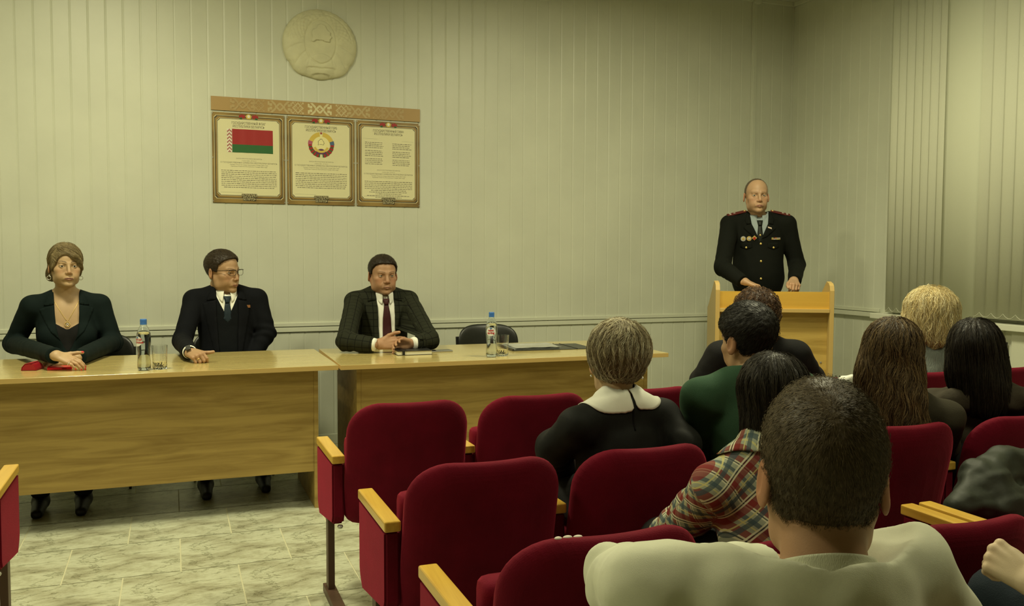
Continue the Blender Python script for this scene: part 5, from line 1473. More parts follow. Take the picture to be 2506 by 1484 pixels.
# ---------------------------------------------------------------- man in the checked jacket
ck = fab_mat('jacket_windowpane', windowpane)
C = Person('man in a dark checked jacket and maroon tie, hands clasped on the table', (1.28, 5.6), J(935, 714, 5.50), 182, q=dict(w=1.02, belly=.16, fold=.004, pad=.055, trap=-.006))
C.arm(1, None, JZ(846, 836, .815), JZ(915, 844, .80), re=.054, rw=.043)
C.arm(-1, None, JZ(1052, 832, .815), JZ(1012, 842, .80), re=.054, rw=.043)
vC = ((.0, .056), (-.10, .054), (-.42, .052))
C.garment('jacket', ck, vee=vC, neck=.068, fold=.0025)
suit(C, ck, notch=-.085, lw=.068, vee=vC, fab=True)
C.inner('shirt', white, off=-.008, zmin=-.44)
stand_collar(C, mat('jacket_collar_plain', (.018, .020, .012, 1), .85), r=.071, hh=.03, gap=1.25, z0=.006)
C.head(J(937, 673, 5.47), 183, -3, 0, q=dict(w=1.03, jaw=1.10, fat=.0045, brow=1.15, nose=1.08, browcol=(.07, .04, .02), browa=.55, open=.8, gaze=(5, 0), iris=(.10, .15, .13), stubble=.15, lip=.8, lipcol=(.32, .15, .10)), skin=(.40, .225, .125), scale=1.02, neck=.062)
collar_band(C.root, C, white, N0=(0, .014, .0), r=.066, hb=.034, wing=.042, gap=.22)
tie(C, cloth('tie_maroon', (.045, .010, .010, 1), rough=.5), knot=-.040, length=.36)
for a_ in C.arms:
    e_, w_ = C.wor(a_[1]), C.wor(a_[2]); x_ = (w_-e_)/np.linalg.norm(w_-e_); cuff(C, w_-x_*.012, w_+x_*.012, .0400, .0365, white)
w1 = JZ(928, 843, .80); H1 = hand_prims(w1, (.90, -.30, .10), (-.10, -.92, .35), 1, curl=(22, 25, 18), spread=.95, thumb=(30, -10), scale=1.06, tc=14, fcurl=[(20, 24, 16), (24, 24, 16), (28, 24, 18), (32, 26, 18)])
C.hand(H1, w1+Vector((-.05, .02, 0)))
w2 = JZ(1010, 842, .80)+Vector((-.006, .004, 0)); H2 = hand_prims(w2, (-.86, -.30, .14), (.05, .9, .4), -1, curl=(25, 30, 20), spread=.95, thumb=(40, 10), scale=1.02)
C.hand(H2, w2+Vector((.05, .02, 0)))
C.finish()
k = H1[1][9]; ring_mesh(C, tuple((Vector(k[0])*.55+Vector(k[1])*.45)), .0100, .0015, silv, 'ring', tuple(Vector(k[1])-Vector(k[0])), loc=False)
C.legs(cloth('trousers_dark', (.02, .02, .018, 1)), (1.28, 5.66, .53), [(1.13, 5.22, .53), (1.42, 5.22, .53)], [(1.14, 5.10, .10), (1.43, 5.12, .10)])
C.short_hair([(-.13, -.085), (-.045, -.070), (-.022, -.02), (-.010, .012), (.018, .005), (.028, .034), (.055, .066), (.08, .076), (.12, .078)], top=.012, side=.0035, n=4500, length=.012, cols=((.035, .022, .012), (.05, .034, .018)), basecol=(.022, .014, .008), width=.0009, fwd=.6)

# ---------------------------------------------------------------- uniformed man at the lectern
un = cloth('uniform_black', (.0065, .0075, .0055, 1), bump=.12, sheen=.02, spec=.13)
O = Person('standing officer in black uniform with maroon shoulder boards and medals, behind the lectern', (3.87, 5.22), J(1856, 528, 5.20), 150, q=dict(w=1.14, d=1.08, belly=.158, fold=.004, pad=.056, trap=-.012, bd=1.05))
O.arm(1, None, J(1768, 655, 5.06), J(1818, 690, 4.86), rs=.064, re=.056, rw=.043)
O.arm(-1, None, J(1950, 650, 5.08), J(1945, 688, 4.84), rs=.064, re=.056, rw=.043)
vO = ((.0, .062), (-.06, .055), (-.176, .003))
O.garment('uniform_jacket', un, vee=vO, neck=.068, zmin=-.62, fold=.002)
suit(O, un, notch=-.095, lw=.062, vee=vO)
blue = cloth('shirt_blue_grey', (.28, .33, .34, 1), bump=.1, rough=.75)
O.inner('shirt', blue, off=-.008, zmin=-.24)
stand_collar(O, un, r=.072, hh=.032, gap=1.2, z0=.006)
O.head(J(1851, 480, 5.18), 157, 0, 0, q=dict(w=.98, jaw=1.02, fat=.002, brow=1.1, nose=.98, browcol=(.16, .09, .045), browa=.3, open=.8, crown=.086, gaze=(-6, -4), lipcol=(.34, .15, .11)), skin=(.46, .285, .165), scale=1.03, neck=.056)
collar_band(O.root, O, blue, N0=(0, .012, .002), r=.063, hb=.036, wing=.045, gap=.25)
tie(O, cloth('tie_black', (.010, .012, .008, 1), rough=.5), knot=-.036, length=.14, kw=.02, bw=.028)
w1 = J(1824, 690, 4.85); H1 = hand_prims(w1, (.62, -.62, -.30), (.2, -.2, .95), 1, curl=(25, 30, 20), spread=1, thumb=(35, 10))
O.hand(H1, w1+Vector((-.04, .04, .02)))
w2 = J(1943, 687, 4.83); H2 = hand_prims(w2, (-.45, -.70, -.25), (.1, -.2, .95), -1, curl=(50, 60, 30), spread=1, thumb=(30, 10))
O.hand(H2, w2+Vector((.03, .05, .03)))
O.finish()
O.legs(un, (3.87, 5.24, .98), [(3.78, 5.20, .52), (3.98, 5.24, .52)], [(3.78, 5.22, .09), (3.99, 5.26, .09)], toe=(-.4, -1, 0))
O.short_hair([(-.13, -.080), (-.045, -.065), (-.022, -.02), (-.010, .015), (.012, .010), (.020, .06), (.03, .10), (.05, .112), (.12, .125)], top=.0022, side=.0020, n=2400, length=.006, cols=((.13, .095, .055), (.07, .05, .03)), basecol=(.12, .085, .05), width=.0007, lift=.001, noise_=.0004, fwd=.3)
maroon = cloth('board_maroon', (.10, .018, .014, 1), bump=.3)
T4 = Matrix.Translation(Vector(O.N)) @ Matrix(O.R.tolist()).to_4x4()
for sx in (-1, 1):
    # shoulder board follows the shoulder line
    a = Vector((sx*.083, .000, .033)); b = Vector((sx*.215, .006, .002)); d = (b-a).normalized(); nrm = Vector((sx*.22, .30, .93)); nrm = (nrm-d*nrm.dot(d)).normalized(); l2 = d.cross(nrm)
    M = Matrix((( d.x, l2.x, nrm.x, (a.x+b.x)/2), (d.y, l2.y, nrm.y, (a.y+b.y)/2), (d.z, l2.z, nrm.z, (a.z+b.z)/2), (0, 0, 0, 1)))
    mb = MB(); L = (b-a).length/2; mb.prism([(-L, -.018), (-L+.01, -.025), (L, -.027), (L, .027), (-L+.01, .025), (-L, .018)], -.003, .003, 'Z', .001, M)
    me = mb.mesh('shoulder_board'); me.transform(T4); sb = link('shoulder_board', me, maroon, O.root, False, True)
    for (x, y) in ((L-.022, -.012), (L-.022, .012), (L-.052, 0)):
        mb = MB(); pts = [((.0085 if k % 2 == 0 else .0045)*math.cos(PI*k/5)+x, (.0085 if k % 2 == 0 else .0045)*math.sin(PI*k/5)+y) for k in range(10)]
        mb.prism(pts, .003, .006, 'Z', 0, M); me = mb.mesh('star'); me.transform(T4); link('star', me, silv, sb, False, True)
    mb = MB(); mb.ball((-L+.012, 0, .004), (.008, .008, .005), 12, M); me = mb.mesh('button'); me.transform(T4); link('button', me, goldm, sb, True, True)
def stud(P, x, z, r, m, name='button', e=.003, flat=.5, inner=False):
    p = on_front(P, x, z, e, inner); mb = MB(); mb.smooth = True; mb.ball(tuple(p), (r, r*flat, r), 14); me = mb.mesh(name); me.transform(Matrix.Translation(Vector(P.N)) @ Matrix(P.R.tolist()).to_4x4()); return link(name, me, m, P.root, True, True)
for z in (-.200, -.32, -.44): stud(O, -.004, z, .0075, goldm)
for sx in (-1, 1):
    fl = O.patch('pocket_flap', [(sx*.055, -.195), (sx*.125, -.190), (sx*.130, -.222), (sx*.092, -.240), (sx*.052, -.225)][::sx], un, off=.001, thick=.003)
    stud(O, sx*.092, -.226, .007, goldm, e=.006)
# order, round medal, diamond badge; ribbon bars; small flag pin; tie clip
def disc(P, x, z, r, m, name, n=24, spikes=0, e=.006, parent=None):
    p = on_front(P, x, z, e); mb = MB(); pts = []
    for k in range(n):
        rr = r*(1 if not spikes or k % 2 == 0 else .72); a = 2*PI*k/n; pts.append((p.x+rr*math.cos(a), p.z+rr*math.sin(a)))
    mb.prism(pts, p.y-.0015, p.y+.0015, 'Y'); me = mb.mesh(name); me.transform(Matrix.Translation(Vector(P.N)) @ Matrix(P.R.tolist()).to_4x4()); return link(name, me, m, parent or P.root, False, True)
d1 = disc(O, .112, -.165, .020, silv, 'medal', 32, 1); disc(O, .112, -.165, .009, goldm, 'medal_centre', 20, 0, .009, d1)
d2 = disc(O, .074, -.164, .0165, goldm, 'medal', 28); disc(O, .074, -.164, .009, silv, 'medal_centre', 20, 0, .009, d2)
d3 = disc(O, .039, -.160, .018, goldm, 'diamond_badge', 4, 0); d3.data.name = 'x'; disc(O, .039, -.163, .0095, mat('enamel_red', (.35, .03, .015, 1), .3), 'medal_centre', 12, 0, .009, d3)
cols = [(.4, .35, .3), (.25, .2, .05), (.3, .28, .25), (.45, .4, .1), (.5, .2, .05), (.35, .32, .28), (.2, .05, .04), (.4, .4, .35), (.3, .35, .1), (.45, .25, .05)]
for i in range(5):
    for j in range(2):
        p = on_front(O, -.108+(i-2)*.0125, -.163-j*.0075+.003, .005); mb = MB(); mb.box(p.x-.006, p.x+.006, p.y-.001, p.y+.001, p.z-.0034, p.z+.0034); me = mb.mesh('ribbon_bar'); me.transform(T4)
        link('ribbon_bar', me, mat('ribbon_%s' % 'abcdefghij'[i*2+j], cols[i*2+j]+(1,), .5), O.root, False, True)
p = on_front(O, -.064, -.094, .009); mb = MB(); mb.prism([(p.x-.014, p.z-.005), (p.x+.012, p.z+.004), (p.x+.013, p.z+.014), (p.x-.013, p.z+.006)][::1], p.y-.001, p.y+.001, 'Y'); me = mb.mesh('flag_pin'); me.transform(T4); link('flag_pin', me, mat('pin_pale', (.75, .62, .5, 1), .3, metal=.3), O.root, False, True)
stud(O, .0, -.140, .006, goldm, 'tie_clip', .012, .4, True)
# ================================================================ the audience
def long_hair(P, prims, cols, basecol, zbot=-.25, n=3000, length=.16, face=None, wob=.07, wave=0, width=.0016, h=.0045, ears=False, lift=.006, seed=1, crown=(0, -.05, .12), segs=9, curl=0, k=.03, nz_=.0016, lo=None, hi=None):
    q = dict(P.hq); q['face'] = False
    def f(L):
        L = L.astype(F4); d = head_sdf(L, q, ears=False)-.010
        for c, r in prims: d = smin(d, ell(L, c, r), k)
        fc = face or ((0, .125, -.035), (.066, .10, .10)); d = smax(d, -ell(L, *fc), .01)
        d = smax(d, (zbot+.012*np.sin(L[:, 0]*70+seed)+.006*np.sin(L[:, 0]*190))-L[:, 2], .02)
        return d+nz_*snoise(L*np.array((1, 1, .25), F4), 170, seed)+.0025*np.sin(np.arctan2(L[:, 0], L[:, 1]+.02)*26+4*snoise(L, 9, seed))
    def flow(L):
        r = L-np.array(crown); t = np.clip(1-(L[:, 2]-.0)/.10, 0, 1)[:, None]; rr = r/(np.linalg.norm(r, axis=1)[:, None]+1e-6)
        dn = np.array((0, 0, -1.))+np.stack([wave*np.sin(L[:, 2]*52+L[:, 0]*40), wave*.6*np.cos(L[:, 2]*47+L[:, 0]*30), 0*L[:, 0]], -1)
        return rr*(1-t)+dn*t
    lo = lo or (-.17, -.20, zbot-.03); hi = hi or (.17, .13, .16)
    return P.hair(f, lo, hi, h, basecol, cols, n, length, flow, width=width, segs=segs, lift=lift, wob=wob, hug=True, seed=seed, curl=curl)
def drape(P, name, m, a0, a1, r_in=.062, length=lambda a: .06, n=40, rows=9, e=.004, t=.0025, rise=.022, cy=.006, fab=False):
    """a flat collar: starts standing at the neck, folds over and follows the shoulders outwards"""
    vs = []
    for i in range(n+1):
        ad = a0+(a1-a0)*i/n; a = math.radians(ad); L = length(ad); rad = Vector((math.cos(a), math.sin(a), 0))
        h = P.bvh.find_nearest(Vector((0, cy, 0))+rad*.085+Vector((0, 0, .02))); p = h[0]+h[1]*e
        top = Vector((rad.x*r_in, cy+rad.y*r_in, p.z+rise)); vs += [tuple(top), tuple((top+p)*.5+rad*.004)]
        for j in range(rows-2):
            vs.append(tuple(p))
            q2 = p+(rad*.8+Vector((0, 0, -.6)))*(L/(rows-3)); h = P.bvh.find_nearest(q2); q3 = h[0]+h[1]*e; st = (q3-p)
            p = p+st.normalized()*min(st.length, L/(rows-3)*1.1)
    fs = [(i*rows+j, (i+1)*rows+j, (i+1)*rows+j+1, i*rows+j+1) for i in range(n) for j in range(rows-1)]
    mb = MB(); mb.smooth = True; mb.add([tuple(v) for v in P.wor(vs)], fs); me = mb.mesh(name)
    if fab:
        at = me.attributes.new('fab', 'FLOAT_VECTOR', 'POINT')
        for i, v in enumerate(vs): at.data[i].vector = (v[0], v[1], 0)
    o = link(name, me, m, P.root, True, True); md = o.modifiers.new('t', 'SOLIDIFY'); md.thickness = t; md.offset = 1 if a1 > a0 else -1; return o
def zcol(y): return .004-.38*y
def collar_cut(P, d):
    """slope the cloth up to the round neckline"""
    r = np.sqrt(P[:, 0]**2+(P[:, 1]-.008)**2); return smax(d, (P[:, 2]-(zcol(P[:, 1])+.80*np.maximum(0, r-.062)))*.75, .008)
def crew(P, m, r=.063, w=.020, name='neck_ribbing', cy=.008):
    mb = MB(); mb.smooth = True; vs = []; rows = 9
    for k in range(64):
        a = 2*PI*k/64
        for j in range(rows):
            v = j/(rows-1); rr = r+.0075*(1-v)+.0015; x, y = rr*math.cos(a), cy+rr*math.sin(a)
            vs.append((x, y, zcol(y)-.010*(1-.4*math.cos(a+PI/2))+w*v-.006*(1-v)**1.2))
    fs = [(i*rows+j, ((i+1) % 64)*rows+j, ((i+1) % 64)*rows+j+1, i*rows+j+1) for i in range(64) for j in range(rows-1)]
    mb.add([tuple(v) for v in P.wor(vs)], fs); o = mb.build(name, m, P.root, True, True); md = o.modifiers.new('t', 'SOLIDIFY'); md.thickness = .004; md.offset = 0; return o
jeans = cloth('jeans_dark', (.014, .022, .030, 1)); trs = cloth('trousers_black', (.012, .012, .012, 1))
def sitlegs(P, m=None, dx=0, fwd=.33):
    x, y = P.N[0]+dx, P.N[1]
    P.legs(m or trs, (x, y-.0, .53), [(x-.13, y+fwd, .52), (x+.13, y+fwd, .52)], [(x-.12, y+fwd+.02, .10), (x+.12, y+fwd+.02, .10)], toe=(0, 1, 0))
FB = dict(face=True, eyes=False)

# ---- woman with the white collar
D = Person('woman with short tousled ash-blonde hair, white rounded collar on a black top, seen from behind', (1.32, 2.5), J(1515, 984, 2.47), 8, -6, q=dict(w=.96, fold=.003, pad=.050, trap=-.010, belly=.16))
D.arm(-1, None, J(1356, 1098, 2.52), J(1400, 1190, 2.75), rs=.056, re=.054); D.arm(1, None, J(1672, 1090, 2.40), J(1650, 1170, 2.68), rs=.056, re=.054)
bt = cloth('top_black', (.008, .009, .008, 1), bump=.1, rough=.7)
D.garment('top', bt, neck=.066, fold=.0035)
wc = cloth('collar_white', (.80, .80, .70, 1), bump=.08, rough=.75)
drape(D, 'collar', wc, -85, 75, length=lambda a: .062*(1-.55*max(0, 1-(a+85)/12)**2), r_in=.056, rise=.026)
drape(D, 'collar', wc, -92, -255, length=lambda a: .062*(1-.30*max(0, 1-(-92-a)/8)**2), r_in=.056, rise=.026)
D.patch('neck_slit', [(-.003, -.005), (.003, -.005), (.002, -.085), (-.002, -.085)], cloth('slit_black', (.004, .004, .004, 1)), back=True, off=.0, thick=.0025)
D.head(J(1509, 887, 2.50), -14, -3, 3, q=dict(w=.98, jaw=.95, **FB), skin=(.47, .32, .18), scale=1.0, neck=.049, h=.0035)
D.finish(); sitlegs(D)
for sx in (-1, 1):
    e = D.hwor([(sx*.084, -.014, -.046)])[0]; mb = MB(); mb.ball(tuple(e), .0035, 10); mb.build('earring', silv, D.root, True, True)
def hD(P):
    q = dict(P.hq); q['face'] = False
    def f(L):
        L = L.astype(F4); d = head_sdf(L, q, ears=False)-(.003+.011*sstep(-.085, -.015, L[:, 2])); d = smin(d, ell(L, (0, -.040, .050), (.088, .090, .082)), .03)
        zr = np.interp(L[:, 1], [-.14, -.06, -.03, -.01, .02, .06, .12], [-.088, -.080, -.050, -.008, -.01, .04, .06])
        return smax(d, (zr-L[:, 2])*.8, .012)+.0020*snoise(L*np.array((1, 1, .35), F4), 150, 3)+.002*np.sin(np.arctan2(L[:, 0], L[:, 1]+.05)*22+5*snoise(L, 10, 2))
    def flow(L):
        r = L-np.array((.012, -.045, .13)); return r/(np.linalg.norm(r, axis=1)[:, None]+1e-6)+np.array((0, 0, -.8))*np.clip(1-L[:, 2:3]/.08, 0, 1)+.25*np.stack([np.sin(L[:, 2]*60+L[:, 0]*30), 0*L[:, 0], 0*L[:, 0]], -1)
    P.hair(f, (-.12, -.15, -.11), (.12, .13, .16), .0035, (.36, .29, .17), ((.68, .61, .40), (.30, .24, .14), (.85, .80, .60), (.50, .43, .27), (.20, .155, .09)), 10000, .065, flow, width=.0010, segs=7, lift=.008, wob=.16, hug=True, seed=5)
hD(D)

# ---- man in the green sweater
Fp = Person('man with short dark hair and dark green sweater, seen from behind, leaning forward', (1.84, 2.5), J(1842, 915, 2.45), -2, -10, 0, q=dict(w=1.04, fold=.004, pad=.056, trap=-.002))
Fp.arm(-1, J(1712, 975, 2.46), J(1700, 1100, 2.55), J(1770, 1200, 2.82), rs=.060, re=.055); Fp.arm(1, None, J(2010, 1090, 2.55), J(1980, 1180, 2.85), rs=.060)
grn = cloth('sweater_green', (.030, .075, .040, 1), bump=.3, bscale=420, sheen=.3)
Fp.garment('sweater', grn, neck=.060, fold=.004, extra=collar_cut); crew(Fp, grn, w=.014)
Fp.head(J(1830, 834, 2.50), 2, -6, -3, q=dict(w=.98, jaw=1.0, nose=1, brow=1, browcol=(.02, .015, .01), **FB), skin=(.43, .265, .145), scale=1.02, neck=.055, h=.0032)
Fp.finish(); sitlegs(Fp)
Fp.short_hair([(-.13, -.080), (-.045, -.068), (-.022, -.02), (-.010, .012), (.018, -.005), (.028, .03), (.055, .06), (.08, .07), (.12, .072)], top=.016, side=.0025, n=5000, length=.022, cols=((.018, .016, .012), (.03, .028, .022), (.012, .010, .008)), basecol=(.012, .010, .008), width=.0011, fwd=.3, lift=.004, noise_=.002, segs=4)

# ---- curly brown hair, black clothes
Gp = Person('person with curly auburn-brown hair in black, sitting nearest the lectern', (2.48, 3.33), J(1852, 838, 3.32), -10, -10, 0, q=dict(w=1.06, fold=.004, pad=.058, trap=-.006, belly=.17))
Gp.arm(-1, None, J(1722, 935, 3.38), J(1740, 1010, 3.62), rs=.066, re=.062); Gp.arm(1, None, J(1985, 925, 3.30), J(1960, 1000, 3.58), rs=.066, re=.062)
Gp.garment('sweater', cloth('sweater_black', (.010, .010, .010, 1)), neck=.062, fold=.004)
Gp.head(J(1848, 782, 3.36), -20, -8, 2, q=dict(w=.98, **FB), skin=(.43, .27, .15), h=.0045, neck=.052)
Gp.finish(); sitlegs(Gp)
long_hair(Gp, [((0, -.03, .040), (.095, .110, .098)), ((0, -.070, -.06), (.080, .050, .075))], ((.13, .065, .030), (.09, .045, .02), (.20, .11, .05), (.06, .03, .016)), (.055, .027, .013), zbot=-.125, n=3200, length=.05, wob=.5, curl=1.4, width=.0018, segs=8, lift=.012, nz_=.004, seed=4)

# ---- plaid shirt
pl_ = fab_mat('shirt_plaid', plaid)
H = Person('person with straight dark shoulder-length hair in a red, grey and cream plaid shirt', (1.42, 1.8), J(1886, 1100, 1.82), -12, -16, 2, q=dict(w=.93, fold=.006, pad=.050, trap=-.004))
H.arm(-1, J(1752, 1196, 1.82), J(1662, 1300, 2.02), J(1610, 1330, 2.12), rs=.056, re=.058, rw=.05); H.arm(1, None, (1.68, 1.95, .62), (1.60, 2.15, .60), rs=.056)
H.garment('shirt', pl_, neck=.060, fold=.006, h=.005)
drape(H, 'collar', pl_, -180, 0, r_in=.056, length=lambda a: .040+.030*math.exp(-((a+172)/16)**2)+.030*math.exp(-((a+8)/16)**2), rise=.034, e=.008, fab=True)
H.head(J(1890, 984, 1.87), -25, -10, 0, q=dict(w=.96, **FB), scale=.94, skin=(.42, .27, .15), h=.004, neck=.047)
H.finish(); sitlegs(H, fwd=.30)
long_hair(H, [((0, -.028, .036), (.086, .108, .092)), ((0, -.055, -.07), (.082, .058, .10)), ((-.045, -.02, -.10), (.035, .05, .09))], ((.030, .024, .016), (.045, .037, .024), (.020, .015, .010), (.06, .05, .032)), (.018, .014, .009), zbot=-.150, n=8000, length=.15, wob=.05, width=.0009, seed=2, lift=.007)

# ---- long wavy brown hair
I_ = Person('woman with long wavy brown hair reaching down her back, behind the front rows', (2.42, 2.5), J(2205, 968, 2.47), -35, -6, 4, q=dict(w=.92, pad=.048, trap=-.012))
I_.arm(-1, None, J(2120, 1090, 2.5), J(2150, 1180, 2.75)); I_.arm(1, None, J(2310, 1090, 2.45), J(2290, 1180, 2.7))
I_.garment('cardigan', cloth('cardigan_olive', (.045, .040, .025, 1)), neck=.060, fold=.004)
I_.head(J(2182, 872, 2.50), -44, -6, 5, q=dict(w=.96, **FB), skin=(.44, .29, .16), h=.005, neck=.047)
I_.finish(); sitlegs(I_)
long_hair(I_, [((0, -.028, .040), (.094, .112, .096)), ((.0, -.075, -.06), (.100, .060, .12)), ((.038, -.095, -.16), (.088, .050, .11)), ((.070, -.095, -.24), (.075, .04, .07)), ((.085, -.03, -.10), (.03, .05, .10)), ((-.080, -.03, -.08), (.03, .05, .09))], ((.13, .082, .033), (.07, .043, .020), (.22, .145, .06), (.045, .026, .013), (.28, .20, .10)), (.045, .028, .012), zbot=-.29, n=11000, length=.16, wob=.12, wave=.35, width=.0011, seed=6, lift=.010, segs=12, lo=(-.16, -.19, -.34), hi=(.17, .13, .16))

# ---- long dark hair by the window
K = Person('woman with long straight dark hair and brown-grey jacket, second row by the windows', (2.86, 2.5), J(2408, 955, 2.47), -38, -4, -3, q=dict(w=1.0, pad=.056, trap=-.004))
K.arm(-1, None, J(2300, 1080, 2.45), J(2320, 1150, 2.7), rs=.064, re=.06); K.arm(1, None, J(2530, 1060, 2.40), J(2520, 1150, 2.7), rs=.064, re=.06)
def hood(P, d): return smin(d, smax(np.sqrt((P[:, 0]/1.5)**2+(P[:, 1]+.02)**2)*0+cone(P, (-.12, -.07, -.03), (.12, -.07, -.03), .045), -cone(P, (0, 0, 0), (0, 0, .2), .07), .01), .02)+.006*np.sin(P[:, 0]*38+P[:, 2]*60)*np.exp(-((P[:, 2]+.08)/.09)**2)
K.garment('jacket', cloth('jacket_taupe', (.050, .042, .028, 1), bump=.4, bscale=60), neck=.066, fold=.008, extra=hood)
K.head(J(2388, 868, 2.50), -50, -2, -3, q=dict(w=.96, **FB), skin=(.44, .29, .16), h=.005, neck=.047)
K.finish(); sitlegs(K)
long_hair(K, [((0, -.025, .040), (.090, .110, .095)), ((.0, -.072, -.06), (.092, .055, .12)), ((.030, -.085, -.15), (.080, .045, .10)), ((.08, -.03, -.09), (.03, .05, .11)), ((-.072, -.03, -.06), (.028, .045, .08))], ((.020, .015, .011), (.032, .024, .015), (.012, .009, .007), (.045, .036, .024)), (.011, .008, .006), zbot=-.235, n=8000, length=.18, wob=.05, wave=.06, width=.0010, seed=8, lift=.007, segs=10)

# ---- blonde in a grey knit
L_ = Person('woman with light blonde bob, ribbed grey sweater and white collar by the windows', (3.55, 3.35), J(2288, 812, 3.32), -35, -4, 0, q=dict(w=.96, pad=.050, trap=-.010))
L_.arm(-1, None, J(2215, 900, 3.4), J(2230, 950, 3.65)); L_.arm(1, None, J(2365, 900, 3.3), J(2350, 950, 3.55))
kn = mat('knit_grey', (.17, .20, .18, 1), .9, bump=1.0, bscale=60, stretch=(4, 4, .25), sheen=.2)
L_.garment('sweater', kn, neck=.062, fold=.003)
for a0, a1 in ((-150, -235), (-30, 55)): drape(L_, 'collar', wc, a0, a1, r_in=.058, length=lambda a: .055, rise=.02, e=.006)
L_.head(J(2280, 776, 3.35), -52, -4, 0, q=dict(w=.96, **FB), skin=(.46, .31, .18), h=.005, neck=.046)
L_.finish(); sitlegs(L_)
long_hair(L_, [((0, -.022, .036), (.118, .120, .108)), ((.0, -.050, -.045), (.122, .085, .075)), ((.02, -.07, -.11), (.07, .05, .045))], ((.86, .74, .42), (.74, .60, .30), (.95, .86, .58), (.60, .46, .20)), (.70, .56, .28), zbot=-.135, n=8500, length=.12, wob=.20, wave=.25, width=.0013, seed=9, lift=.016, segs=8, k=.04, nz_=.003)

# ---- man in the pale sweatshirt, closest to the camera
E = Person('man with cropped brown hair in a pale grey sweatshirt, closest to the camera', (.80, .95), J(2018, 1418, .885), -22, -8, 0, q=dict(w=1.0, d=1.0, fold=.007, pad=.060, trap=.004, belly=.17))
E.arm(-1, J(1590, 1450, 1.02), J(1512, 1424, 1.24), J(1868, 1392, 1.30), rs=.062, re=.053, rw=.046)
E.arm(1, J(2202, 1398, .915), J(2370, 1640, .90), (1.10, 1.15, .55), rs=.068, re=.060)
sw = mat('sweatshirt_grey', (.70, .71, .55, 1), .9, bump=.12, bscale=900, var=.10, vscale=14, sheen=.15, spec=.2)
def folds(P, d):
    d = collar_cut(P, d); return d+.0035*snoise(P*np.array((1.6, 1, 1), F4), 26, 4)+.005*np.sin(P[:, 2]*55+P[:, 0]*22)*np.exp(-((P[:, 2]+.16)/.07)**2)*(P[:, 1] < 0)+.003*np.sin(P[:, 0]*70-P[:, 2]*30)*np.exp(-((np.abs(P[:, 0])-.16)/.04)**2)
E.garment('sweatshirt', sw, neck=.058, fold=.004, h=.005, extra=folds); crew(E, mat('ribbing_grey', (.62, .63, .48, 1), .9, bump=.25, bscale=260, stretch=(3, 3, .3)), w=.024)
E.head(J(2012, 1166, .925), -34, -4, 0, q=dict(w=.875, jaw=1.05, fat=.003, **FB), skin=(.44, .25, .14), scale=1.06, neck=.053, h=.0026)
wE = J(1868, 1392, 1.30); HE = hand_prims(wE, (.9, .3, -.1), (0, -.2, .95), -1, curl=(25, 30, 20)); E.hand(HE, wE+Vector((-.06, -.01, 0)))
E.finish(); sitlegs(E, jeans, fwd=.34)
E.short_hair([(-.13, -.104), (-.060, -.094), (-.045, -.072), (-.024, -.03), (-.012, .010), (.016, -.005), (.028, .03), (.055, .06), (.08, .07), (.12, .072)], top=.008, side=.0035, n=34000, length=.0075, hug=False, cols=((.12, .086, .045), (.08, .058, .030), (.16, .12, .065)), basecol=(.085, .060, .032), width=.0006, lift=.0015, noise_=.0007, segs=2, fwd=.15, zside=(-.06, .06), h=.0028)

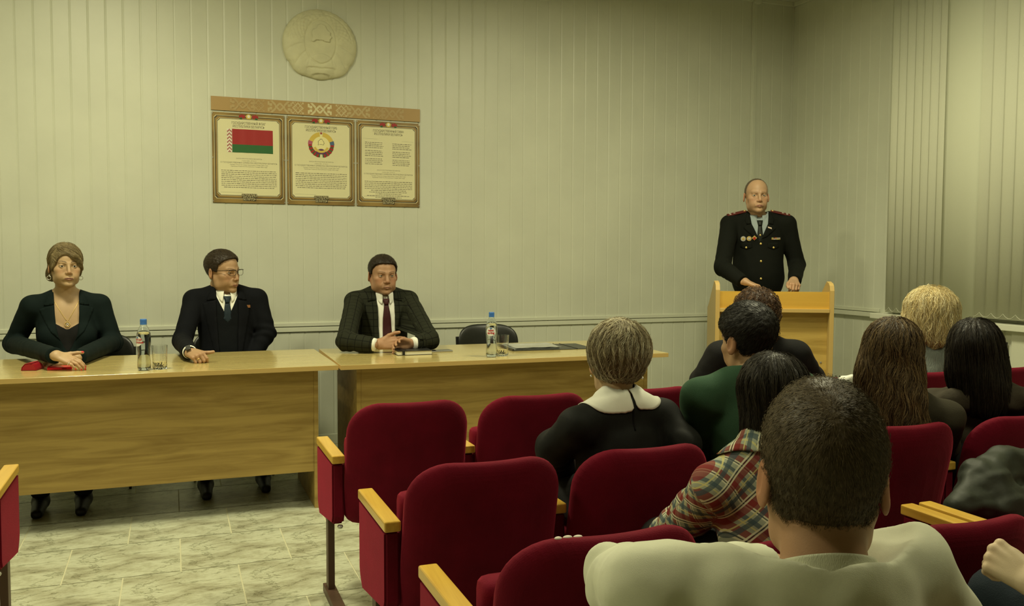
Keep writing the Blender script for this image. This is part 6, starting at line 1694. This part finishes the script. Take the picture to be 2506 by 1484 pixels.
# ---- person in maroon, right edge
Mp = Person('person with maroon sleeve, jeans and fist, cut off at the bottom right corner', (1.82, 1.05), (1.80, 1.02, .92), -5, -4, 0, q=dict(w=1.0, fold=.004))
wM = J(2530, 1428, 1.20)
Mp.arm(-1, None, (1.72, 1.0, .68), tuple(wM), rs=.062, re=.056, rw=.046); Mp.arm(1, None, (2.1, 1.1, .64), (2.0, 1.35, .60))
Mp.garment('sweater', cloth('sweater_maroon', (.085, .012, .010, 1), sheen=.3), neck=.064, fold=.004)
Mp.head((1.80, 1.05, 1.10), 0, 0, 0, q=dict(**FB), skin=(.48, .36, .22), h=.006)
H1 = hand_prims(wM, (-.32, .80, .42), (-.6, -.35, .7), -1, curl=(85, 95, 50), thumb=(12, 35), tc=45); Mp.hand(H1, wM+Vector((.03, -.06, -.03)), skin=(.62, .50, .33))
Mp.finish(); Mp.legs(jeans, (1.80, 1.02, .53), [(1.66, 1.36, .585), (1.95, 1.38, .53)], [(1.68, 1.40, .12), (1.95, 1.42, .10)], toe=(0, 1, 0), rt=.09)
Mp.short_hair([(-.13, -.085), (-.04, -.06), (.02, .0), (.06, .06), (.12, .07)], top=.01, side=.004, n=800, length=.015, h=.006)

# ---- dark jacket left on a seat
pj = [J(2338, 1240, 2.0), J(2405, 1178, 2.04), J(2462, 1150, 2.08), J(2540, 1165, 2.08), J(2450, 1235, 1.98), J(2540, 1240, 2.0)]
def fj(P):
    d = cone(P, pj[0], pj[1], .030, .062); d = smin(d, cone(P, pj[1], pj[2], .062, .070), .03); d = smin(d, cone(P, pj[2], pj[3], .070, .075), .03)
    d = smin(d, cone(P, pj[4], pj[5], .060, .075), .02); d = smin(d, cone(P, pj[0], pj[4], .030, .060), .03); d = smin(d, cone(P, pj[5], np.array(pj[5])+np.array((.02, 0, -.12)), .075, .09), .03); d = smin(d, cone(P, pj[4], np.array(pj[4])+np.array((.03, 0, -.08)), .05, .06), .03)
    return d+.010*snoise(P, 22, 3)+.005*snoise(P, 55, 1)
V, Fq = surfnets(fj, np.array(pj).min(0)-.16, np.array(pj).max(0)+.16, .006)
tj = thing('jacket', 'crumpled dark grey-green jacket left on a third row seat, right edge', 'jacket', tuple(pj[4]))
link('shell', np_mesh('shell', V, Fq), mat('jacket_greygreen', (.030, .036, .026, 1), .6, bump=.3, bscale=40, spec=.4), tj, True, True)
pc = J(2076, 931, 3.06)
V, Fq = surfnets(lambda P: ell(P, pc, (.065, .03, .022))+.006*snoise(P, 60, 1), np.array(pc)-.09, np.array(pc)+.09, .005)
tj = thing('cloth_bundle', 'small white crumpled cloth on a seat top, left of the long wavy hair', 'cloth', tuple(pc))
link('fabric', np_mesh('fabric', V, Fq), wc, tj, True, True)
